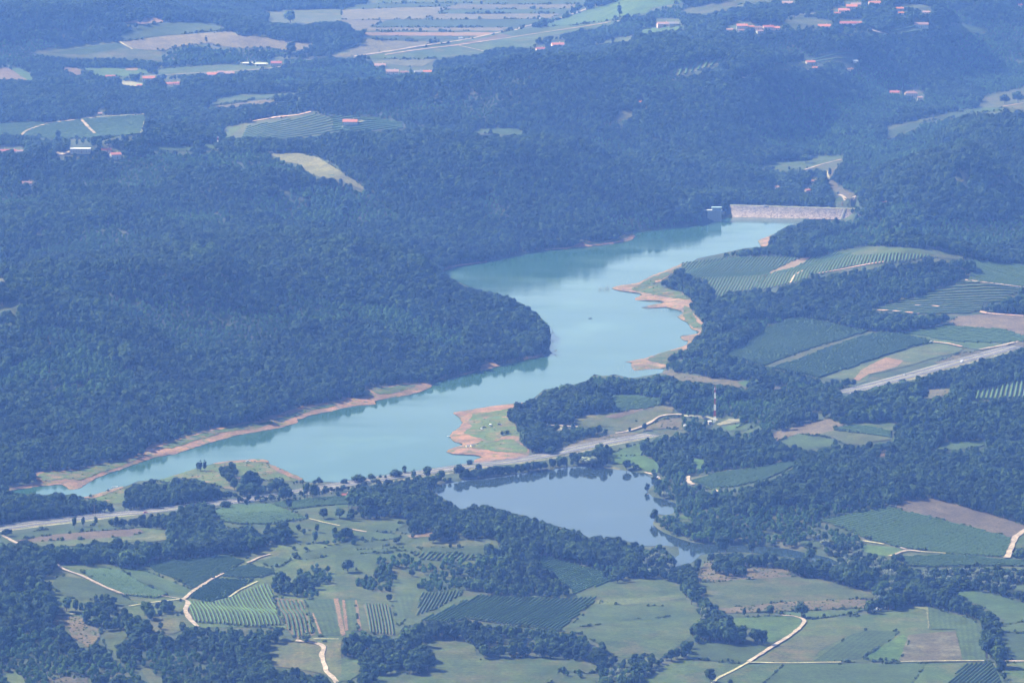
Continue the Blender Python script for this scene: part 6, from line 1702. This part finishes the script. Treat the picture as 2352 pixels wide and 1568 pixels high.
# ------------------------------------------------------------ vehicles
def car(c, r, x, y, rz, colour, label, kind='car', scale=1.0, group=None, on_road=None):
    u, v = T(c, r, "%f %f" % (x, y))[0]
    p = hit1(u, v)
    z = p.z + 1.4
    if on_road is not None:
        pts, cz = on_road
        i = int(np.argmin((pts[:, 0] - p.x) ** 2 + (pts[:, 1] - p.y) ** 2))
        j = min(i + 1, len(pts) - 1)
        d = pts[j] - pts[j - 1]; rz = math.degrees(math.atan2(d[1], d[0]))
        q = pts[i]; n_ = np.array([-d[1], d[0]]); n_ = n_ / np.linalg.norm(n_); o_ = 5.5 * (1 if ((p.x - q[0]) * n_[0] + (p.y - q[1]) * n_[1]) > 0 else -1)
        p = Vector((q[0] + n_[0] * o_, q[1] + n_[1] * o_, 0)); z = cz[i] + .06
    root = empty({'car': 'car', 'van': 'van', 'truck': 'truck'}[kind], (p.x, p.y, z), math.radians(rz))
    root.scale = (scale,) * 3
    tag(root, label, kind, group)
    body = plain('car_paint', colour, rough=.3, spec=.6, var=.02)
    L, W, H = {'car': (4.4, 1.8, 1.45), 'van': (5.4, 2.0, 2.3), 'truck': (8.5, 2.5, 3.3)}[kind]
    mb = MB()
    if kind == 'car':
        prof = [(-2.2, .35), (-2.2, .8), (-2.0, .92), (-1.2, .98), (1.25, .95), (2.1, .82), (2.2, .6), (2.15, .35)]
        n = len(prof)
        mb.add([(a, -.88, b) for a, b in prof] + [(a, .88, b) for a, b in prof], [(k, (k + 1) % n, n + (k + 1) % n, n + k) for k in range(n)] + [tuple(range(n)), tuple(range(2 * n - 1, n - 1, -1))])
        b_ = mb.build('body', body, root)
        cb = MB(); cp = [(-1.75, .94), (-1.35, 1.42), (.35, 1.45), (1.1, .94)]
        cb.add([(a, -.8 + (b - .94) * .25, b) for a, b in cp] + [(a, .8 - (b - .94) * .25, b) for a, b in cp], [(0, 1, 5, 4), (1, 2, 6, 5), (2, 3, 7, 6), (3, 0, 4, 7), (3, 2, 1, 0), (4, 5, 6, 7)])
        cb.build('windows', pmat('car_glass', (.03, .04, .05), rough=.1, spec=.5), root)
        rb = MB(); rb.box(-1.3, .32, -.66, .66, 1.43, 1.49); rb.build('roof', body, root)
    elif kind == 'van':
        prof = [(-2.7, .4), (-2.7, 2.25), (1.3, 2.3), (2.1, 1.35), (2.65, 1.1), (2.7, .4)]
        n = len(prof)
        mb.add([(a, -1, b) for a, b in prof] + [(a, 1, b) for a, b in prof], [(k, (k + 1) % n, n + (k + 1) % n, n + k) for k in range(n)] + [tuple(range(n)), tuple(range(2 * n - 1, n - 1, -1))])
        mb.build('body', body, root)
        cb = MB(); cb.box(.5, 1.25, -1.02, 1.02, 1.35, 2.0); cb.build('windows', pmat('car_glass', (.03, .04, .05), rough=.1, spec=.5), root)
    else:
        mb.box(-4.2, 2.0, -1.25, 1.25, .9, 3.3); mb.build('box_body', body, root)
        cb = MB(); cb.box(2.2, 4.2, -1.2, 1.2, .5, 2.7); cab = cb.build('cab', plain('cab_paint', (.7, .7, .7)), root)
        wb = MB(); wb.box(4.19, 4.24, -1.05, 1.05, 1.6, 2.4); wb.build('windscreen', pmat('car_glass', (.03, .04, .05), rough=.1, spec=.5), cab)
    wheel = None
    for sx in (-.62, .62):
        for sy in (-1, 1):
            wb = MB(); wb.tube((sx * L / 2 * 1.0, sy * (W / 2 - .2), .33), (sx * L / 2, sy * (W / 2 + .01), .33), .34, n=10)
            wb.build('wheel', pmat('tyre', (.03, .03, .03)), root)
    return root
car(1,0,826,276,12,(.85,.85,.84),"white truck driving on the far country road",'truck')
car(1,0,1315,180,15,(.7,.72,.74),"silver car on the far country road",'car')
car(1,0,1376,160,15,(.85,.85,.84),"white van on the far country road near the field shed",'van')
car(1,0,1374,136,20,(.8,.8,.8),"white van parked in the field beside the far country road",'van')
car(1,0,1768,40,10,(.8,.82,.85),"white lorry at the far road junction",'truck')
car(2,1,1915,934,0,(.85,.85,.84),"white van on the far right stretch of highway",'van',1,None,HW2)
car(2,1,1545,1020,0,(.75,.78,.8),"white car on the far right stretch of highway, left of the van",'car',1,None,HW2)
car(2,1,1415,1074,0,(.3,.32,.36),"dark car on the far right stretch of highway",'car',1,None,HW2)
car(0,2,1003,404,0,(.35,.05,.05),"dark red car on the highway at left",'car',1,None,HW)
car(1,1,1208,1216,12,(.10,.13,.15),"dark car parked at the tip of the beach wood beside the water",'car',1.15)
car(1,1,985,1386,20,(.03,.04,.08),"dark blue car parked on the beach grass, leftmost of the group",'car')
car(1,1,966,1396,100,(.7,.7,.72),"silver hatchback parked just below the dark blue car",'car',.9)
car(1,1,1028,1374,70,(.85,.85,.85),"white van with its rear open on the beach grass",'van',.9)
car(1,1,1090,1367,-10,(.05,.08,.2),"blue car parked on the beach grass right of the white van",'car')
car(1,1,1455,1403,10,(.85,.85,.85),"white car on the small gravel place below the beach wood",'car')
car(1,1,1385,1366,5,(.25,.28,.3),"grey car at the edge of the beach wood, left one",'car')
car(1,1,1410,1364,5,(.5,.52,.55),"silver car at the edge of the beach wood, right one",'car')
car(1,1,1322,1374,5,(.4,.05,.06),"red car half hidden under the beach wood",'car')
car(0,2,1710,54,10,(.6,.62,.68),"silver car parked on the grassy lake spit",'car')
car(0,2,1735,140,80,(.85,.85,.85),"white car among the trees of the lake spit",'car')
car(2,1,1715,798,20,(.85,.86,.88),"white car where the orchard track meets the dry field",'car')
car(1,2,2180,162,80,(.8,.82,.82),"white car by the track right of the pond",'car')
car(2,1,25,1380,15,(.8,.8,.82),"white van beside the highway below the striped mast",'van')

# ------------------------------------------------------------ masts
def lattice(c, r, x, y, hpx, wm, bands, label):
    u, v = T(c, r, "%f %f" % (x, y))[0]
    p = hit1(u, v)
    ppm = F / math.hypot(p.y, CAM_H)
    H = hpx / 3 / ppm / CP
    root = empty('lattice_mast', p); tag(root, label, 'mast')
    red = pmat('mast_red', (.30, .03, .05)); wh = pmat('mast_white', (.85, .85, .85))
    zb = 0
    for k in range(bands):
        z0 = H * k / bands; z1 = H * (k + 1) / bands
        mb = MB()
        for (sx, sy) in ((-1, -1), (1, -1), (1, 1), (-1, 1)):
            a = wm / 2 * (1 - .45 * z0 / H); b = wm / 2 * (1 - .45 * z1 / H)
            mb.tube((sx * a, sy * a, z0), (sx * b, sy * b, z1), .09, n=5)
        nb = 4
        for q in range(nb):
            t0 = z0 + (z1 - z0) * q / nb; t1 = z0 + (z1 - z0) * (q + 1) / nb
            a = wm / 2 * (1 - .45 * t0 / H); b = wm / 2 * (1 - .45 * t1 / H)
            C4 = [(-1, -1), (1, -1), (1, 1), (-1, 1)]
            for i in range(4):
                s0, s1 = C4[i], C4[(i + 1) % 4]
                mb.tube((s0[0] * a, s0[1] * a, t0), (s1[0] * b, s1[1] * b, t1), .06, n=4)
                mb.tube((s1[0] * a, s1[1] * a, t0), (s0[0] * b, s0[1] * b, t1), .06, n=4)
                mb.tube((s0[0] * a, s0[1] * a, t0), (s1[0] * a, s1[1] * a, t0), .1, n=4)
        mb.build('mast_section', red if k % 2 else wh, root)
    ab = MB()
    for k in range(3):
        t = 2.1 * k; ab.box(math.cos(t) * wm * .45 - .3, math.cos(t) * wm * .45 + .3, math.sin(t) * wm * .45 - .2, math.sin(t) * wm * .45 + .2, H * .9, H * .9 + 2.4)
    ab.build('antenna', pmat('antenna_grey', (.6, .6, .62)), root)
    return root
lattice(2, 1, 222, 1338, 246, 2.2, 6, "tall red and white striped lattice mast behind the highway")
lattice(0, 0, 1501, 1030, 86, 2.6, 4, "far red and white lattice mast on the left hill")
def pole(c, r, x, y, h, label, g=None):
    p = hit1(*T(c, r, "%f %f" % (x, y))[0])
    root = empty('power_pole', p); tag(root, label, 'pole', g)
    MB().tube((0, 0, -1), (0, 0, h), .18, .11, 7).build('pole_shaft', pmat('pole_wood', (.3, .27, .24)), root)
    MB().box(-1.2, 1.2, -.08, .08, h - 1.1, h - .9).build('cross_arm', pmat('pole_wood', (.3, .27, .24)), root)
pole(2, 0, 1155, 1425, 11, "power pole beside the track behind the dam")
pole(0, 2, 650, 425, 12, "pale lamp pole rising above the trees by the highway")

# ------------------------------------------------------------ on and by the water
def at0(c, r, x, y, z=0.0):
    a, b = flat(*T(c, r, "%f %f" % (x, y))[0], z)
    return Vector((float(a), float(b), z))
def tower():
    p = at0(2, 0, 218, 1524)
    root = empty('intake_tower', p); tag(root, "concrete intake tower standing in the water beside the dam", 'tower')
    con = pmat('tower_concrete', (.36, .38, .42)); 
    mb = MB()
    for sx in (-1, 1):
        mb.box(sx * 7.5 - 2.2, sx * 7.5 + 2.2, -3.5, 3.5, -4, 15)
    mb.box(-5.3, 5.3, -1.5, 3.4, -4, 15)
    mb.build('shaft', con, root)
    MB().box(-11, 11, -5, 5, 15.003, 16).build('platform', con, root)
    rl = MB()
    for k in range(12): rl.box(-10.8 + k * 1.96, -10.7 + k * 1.96, -4.9, -4.8, 16, 17.1)
    rl.box(-10.8, 10.9, -4.9, -4.8, 17.1, 17.2); rl.build('railing', M['steel'], root)
    MB().box(-3.5, 9.5, -3, 3, 16.003, 19.4).build('cabin', pmat('cabin_blue', (.2, .26, .3)), root)
    MB().box(-4.2, 10.2, -3.7, 3.7, 19.403, 19.9).build('cabin_roof', pmat('cabin_roof', (.28, .4, .43)), root)
    MB().box(-30, -11.003, -1.2, 1.2, 15.0, 15.7).build('footbridge', pmat('bridge_metal', (.5, .55, .6)), root)
tower()
def boat():
    p = at0(1, 1, 1715, 626)
    root = empty('rowing_boat', p, math.radians(12)); tag(root, "small dark boat with two anglers alone in the middle of the lake", 'boat')
    st = [(-2.3, .45, .5), (-1.5, .72, .45), (0, .8, .42), (1.4, .6, .48), (2.4, .04, .62)]
    v = []; f = []
    for x, w_, h in st: v += [(x, -w_, h), (x, -w_ * .6, -.1), (x, w_ * .6, -.1), (x, w_, h), (x, w_ * .85, h - .03), (x, w_ * .5, .08), (x, -w_ * .5, .08), (x, -w_ * .85, h - .03)]
    for i in range(4):
        for k in range(8): f.append((i * 8 + k, i * 8 + (k + 1) % 8, (i + 1) * 8 + (k + 1) % 8, (i + 1) * 8 + k))
    f += [tuple(range(8))[::-1]]
    mesh_obj('hull', v, f, pmat('boat_paint', (.06, .08, .07)), root)
    MB().box(-1.2, -.9, -.62, .62, .28, .34).box(.5, .8, -.66, .66, .28, .34).build('bench', pmat('boat_wood', (.3, .22, .14)), root)
    for x, lab in ((-1.0, "person in dark clothes seated in the stern of the small boat"), (.65, "person in dark clothes seated in the bow of the small boat")):
        pr = person_mesh(seated=True)
        pr.location = (p.x + x * math.cos(.21), p.y + x * math.sin(.21), .0); pr.rotation_euler = (0, 0, .21 + 1.57)
        tag(pr, lab, 'person')
def person_mesh(seated=False, cloth=(.06, .07, .1)):
    """one continuous skinned figure, hips at the origin height used below"""
    me = bpy.data.meshes.new('person')
    if seated:
        J = dict(pel=(0, 0, .44), sp=(0, .03, .72), ch=(0, .02, .95), nk=(0, 0, 1.12), hd=(0, -.03, 1.30), kl=(-.12, -.42, .5), kr=(.12, -.42, .5), fl=(-.12, -.5, .12), fr=(.12, -.5, .12),
                 hl=(-.1, -.02, .44), hr=(.1, -.02, .44), sl=(-.19, .02, 1.03), sr=(.19, .02, 1.03), el=(-.25, -.1, .78), er=(.25, -.1, .78), wl=(-.16, -.34, .72), wr=(.16, -.34, .72), tl=(-.12, -.62, .1), tr=(.12, -.62, .1))
    else:
        J = dict(pel=(0, 0, .92), sp=(0, 0, 1.15), ch=(0, 0, 1.35), nk=(0, 0, 1.5), hd=(0, -.02, 1.66), kl=(-.11, -.03, .5), kr=(.11, .03, .5), fl=(-.12, 0, .08), fr=(.12, .08, .08),
                 hl=(-.1, 0, .88), hr=(.1, 0, .88), sl=(-.19, 0, 1.42), sr=(.19, 0, 1.42), el=(-.26, .02, 1.14), er=(.26, .02, 1.14), wl=(-.28, -.1, .9), wr=(.28, -.1, .9), tl=(-.12, -.14, .05), tr=(.12, -.06, .05))
    E = [('pel', 'sp'), ('sp', 'ch'), ('ch', 'nk'), ('nk', 'hd'), ('pel', 'hl'), ('hl', 'kl'), ('kl', 'fl'), ('fl', 'tl'), ('pel', 'hr'), ('hr', 'kr'), ('kr', 'fr'), ('fr', 'tr'), ('ch', 'sl'), ('sl', 'el'), ('el', 'wl'), ('ch', 'sr'), ('sr', 'er'), ('er', 'wr')]
    Rr = dict(pel=.14, sp=.13, ch=.15, nk=.06, hd=.105, kl=.06, kr=.06, fl=.045, fr=.045, hl=.09, hr=.09, sl=.07, sr=.07, el=.05, er=.05, wl=.035, wr=.035, tl=.035, tr=.035)
    ks = list(J); me.from_pydata([J[k] for k in ks], [(ks.index(a), ks.index(b)) for a, b in E], [])
    me.materials.append(plain('clothing', cloth))
    o = bpy.data.objects.new('person', me); COL.objects.link(o)
    o.modifiers.new('skin', 'SKIN')
    for i, k in enumerate(ks): me.skin_vertices[0].data[i].radius = (Rr[k], Rr[k])
    me.skin_vertices[0].data[0].use_root = True
    s = o.modifiers.new('sub', 'SUBSURF'); s.levels = 1; s.render_levels = 1
    return o
boat()
def ring():
    p = at0(1, 2, 1065, 128)
    root = empty('round_outlet', p); tag(root, "round white railed overflow structure at the edge of the pond", 'water outlet')
    mb = MB(); n = 28; R_ = 3.6
    for k in range(n):
        a, b = 2 * math.pi * k / n, 2 * math.pi * (k + 1) / n
        mb.tube((R_ * math.cos(a), R_ * math.sin(a), 2.6), (R_ * math.cos(b), R_ * math.sin(b), 2.6), .16, n=5)
        mb.tube((R_ * math.cos(a), R_ * math.sin(a), 1.9), (R_ * math.cos(b), R_ * math.sin(b), 1.9), .12, n=5)
        if k % 2 == 0: mb.tube((R_ * math.cos(a), R_ * math.sin(a), 1.5), (R_ * math.cos(a), R_ * math.sin(a), 2.6), .08, n=4)
    mb.build('railing', pmat('white_paint', (.85, .84, .8)), root)
    MB().tube((0, 0, -3), (0, 0, 1.5), 2.6, 3.5, 24).build('shaft', pmat('outlet_concrete', (.4, .37, .32)), root)
ring()
def jetty():
    p = at0(1, 2, 1868, 84)
    root = empty('fishing_jetty', p, math.radians(-6)); tag(root, "small reddish wooden jetty at the head of the pond", 'jetty')
    mb = MB()
    for k in range(22): mb.box(-6.6 + k * .6, -6.08 + k * .6, -1.6, 1.6, .55, .65)
    mb.build('deck', pmat('jetty_wood', (.45, .25, .18)), root)
    for x in (-6, -2, 2, 6):
        for y in (-1.4, 1.4): MB().tube((x, y, -1.5), (x, y, 1.1), .1, n=6).build('post', pmat('jetty_post', (.25, .17, .13)), root)
jetty()
# bleached driftwood and small beached boats by the left arm
def punt(c, r, x, y, rz, lab, col=(.6, .58, .52), L=5.0):
    p = hit1(*T(c, r, "%f %f" % (x, y))[0]); p.z = max(p.z, 0) + .55
    root = empty('punt', p, math.radians(rz)); tag(root, lab, 'boat')
    v = []; f = []
    st = [(-L / 2, .3, .5), (-L / 4, .7, .4), (L / 4, .7, .4), (L / 2, .15, .6)]
    for x_, w_, h in st: v += [(x_, -w_, h), (x_, -w_ * .7, 0), (x_, w_ * .7, 0), (x_, w_, h), (x_, w_ * .8, h - .02), (x_, w_ * .55, .1), (x_, -w_ * .55, .1), (x_, -w_ * .8, h - .02)]
    for i in range(3):
        for k in range(8): f.append((i * 8 + k, i * 8 + (k + 1) % 8, (i + 1) * 8 + (k + 1) % 8, (i + 1) * 8 + k))
    f += [tuple(range(8))[::-1], tuple(range(24, 32))]
    mesh_obj('hull', v, f, plain('punt_paint', col), root)
    MB().box(-.2, .1, -.6, .6, .3, .36).build('bench', pmat('boat_wood', (.3, .22, .14)), root)
punt(0, 2, 760, 240, 22, "pale boat drawn up on the red shore of the left lake arm", L=8)
punt(0, 2, 790, 230, 24, "pale boat just above the other one on the red shore", (.75, .73, .7), 7)
punt(1, 1, 740, 1443, 8, "small white boat at the tip of the fishing beach", (.85, .84, .8), 4)
punt(1, 2, 2110, 278, 80, "tiny dark boat by the right shore of the pond", (.1, .09, .08), 4)
# anglers
for (c, r, x, y, lab, cl) in ((1,1,1190,1243,"person in a white shirt standing at the edge of the beach wood",(.8,.8,.8)), (1,1,762,1407,"person in dark clothes fishing at the water on the beach",(.05,.05,.07)),
                              (1,1,787,1476,"person in brown clothes fishing beside the little bay of the beach",(.2,.1,.07)), (1,1,1052,1386,"person in a pink shirt standing by the white van",(.7,.3,.25))):
    o = person_mesh(False, cl); p = hit1(*T(c, r, "%f %f" % (x, y))[0]); o.location = (p.x, p.y, p.z + .9); o.rotation_euler = (0, 0, 2.2); tag(o, lab, 'person')
# white wrapped bales
for k, (x, y, s) in enumerate(((1285, 1079, 1.0), (1322, 1072, 1.3), (1340, 1066, 1.2), (1362, 1066, 1.25), (1396, 1058, .9))):
    p = hit1(*T(2, 2, "%f %f" % (x, y))[0]); mb = MB(); n = 18
    mb.tube((-.75, 0, .62), (.75, 0, .62), .62, n=n); o = mb.build('wrapped_bale', pmat('bale_wrap', (.85, .86, .88), rough=.35, spec=.5))
    bv = o.modifiers.new('b', 'BEVEL'); bv.width = .08; bv.segments = 2
    o.location = (p.x, p.y, p.z + .7); o.scale = (s * 1.3,) * 3; o.rotation_euler = (0, 0, .3 * k)
    tag(o, ["white wrapped bale, leftmost and apart from the others below the willow", "largest white wrapped bale below the willow", "white wrapped bale in the middle of the row below the willow", "white wrapped bale, fourth of the row below the willow", "small white wrapped bale at the right end of the row"][k], 'bale')
# tents and tarps at the beach
def tent(c, r, x, y, s, col, lab):
    p = hit1(*T(c, r, "%f %f" % (x, y))[0]); root = empty('tent', (p.x, p.y, p.z + .8), .4); root.scale = (s,) * 3; tag(root, lab, 'tent')
    MB().prism([(-1.3, 0), (0, 1.7), (1.3, 0)], -1.6, 1.6).build('canvas', plain('canvas', col), root)
    MB().box(1.6, 1.63, -.35, .35, .02, 1.15).build('door_flap', plain('flap', tuple(q * .6 for q in col)), root)
tent(1, 1, 905, 1512, 1.3, (.75, .62, .4), "pale yellow tent at the edge of the lower beach scrub")
tent(1, 1, 870, 1514, 1.0, (.8, .75, .6), "small cream tent left of the pale yellow one")
# bare dead trees leaning over the water
def dead_tree(c, r, x, y, H, rz, lab, lean=.5):
    a = at0(c, r, x, y); a.z = max(0.2, float(height(a.x, a.y)))
    root = empty('dead_tree', a, rz); tag(root, lab, 'tree')
    rn = random.Random(int(x)); mb = MB()
    def br(p, d, L, rr, dep):
        q = p + d * L; mb.tube(p, q, rr, rr * .6, 5)
        if dep:
            for _ in range(3):
                e = (d + Vector((rn.uniform(-.7, .7), rn.uniform(-.7, .7), rn.uniform(-.2, .6)))).normalized(); br(p.lerp(q, rn.uniform(.5, 1)), e, L * .62, rr * .55, dep - 1)
    mb2 = MB(); br(Vector((0, 0, 0)), Vector((lean, 0, 1)).normalized(), H * .42, .22, 3)
    mb.build('bare_branches', M['deadwood'], root)
dead_tree(1, 1, 1428, 752, 13, 0, "bare grey tree leaning over the water at the forested cape, upper one", 1.4)
dead_tree(1, 1, 1445, 862, 12, 0, "bare grey tree leaning over the water at the forested cape, lower one", 2.2)
dead_tree(1, 1, 1686, 112, 14, 0, "pale bare tree on the far lake shore", .1)
# reeds and drowned stems off the right shore
def stems(lab, polys, n, h):
    mb = MB(); 
    for (c, r, s) in polys:
        P_ = T(c, r, s); a = np.array(P_)
        u = RNG.uniform(a[:, 0].min(), a[:, 0].max(), n); v = RNG.uniform(a[:, 1].min(), a[:, 1].max(), n)
        d, i_ = seg_dist(u, v, P_)
        for q in np.where(i_)[0]:
            x, y = flat(u[q], v[q]); hh = h * RNG.uniform(.5, 1.2)
            mb.tube((float(x), float(y), -.3), (float(x) + RNG.normal(0, .5), float(y), hh), .09, .03, 3)
    tag(mb.build('drowned_stems', M['deadwood']), lab, 'stems', kind='stuff')
stems("thin dead stems rising from the shallow water off the right shore", [(1, 1, "1900,400 1870,370 2000,350 2150,300 2130,335 2050,380"), (1, 1, "1840,960 1900,940 2000,960 2030,985 2100,975 2230,965 2200,1000 1990,1010"), (1, 1, "2100,560 2240,548 2340,575 2300,590 2120,580"), (1, 1, "1770,410 1850,415 1850,435 1770,440")], 60, 4.0)
# ------------------------------------------------------------ the air
def haze():
    x0, x1, y0, y1 = -5500, 5500, -150, 18500
    z0 = float(ZZ.min()) - 1.5; z1 = 940.0
    mb = MB(); mb.box(x0, x1, y0, y1, z0, z1)
    m = bpy.data.materials.new('haze_air'); m.use_nodes = True
    n = m.node_tree.nodes; l = m.node_tree.links; n.clear()
    out = n.new('ShaderNodeOutputMaterial'); pv = n.new('ShaderNodeVolumePrincipled')
    pv.inputs['Color'].default_value = (*HAZE_COL, 1)
    pv.inputs['Density'].default_value = HAZE_DENS
    pv.inputs['Anisotropy'].default_value = 0.0
    pv.inputs['Absorption Color'].default_value = (1, 1, 1, 1)
    l.new(pv.outputs[0], out.inputs['Volume'])
    o = mb.build('haze', m)
    tag(o, kind='stuff')
haze()
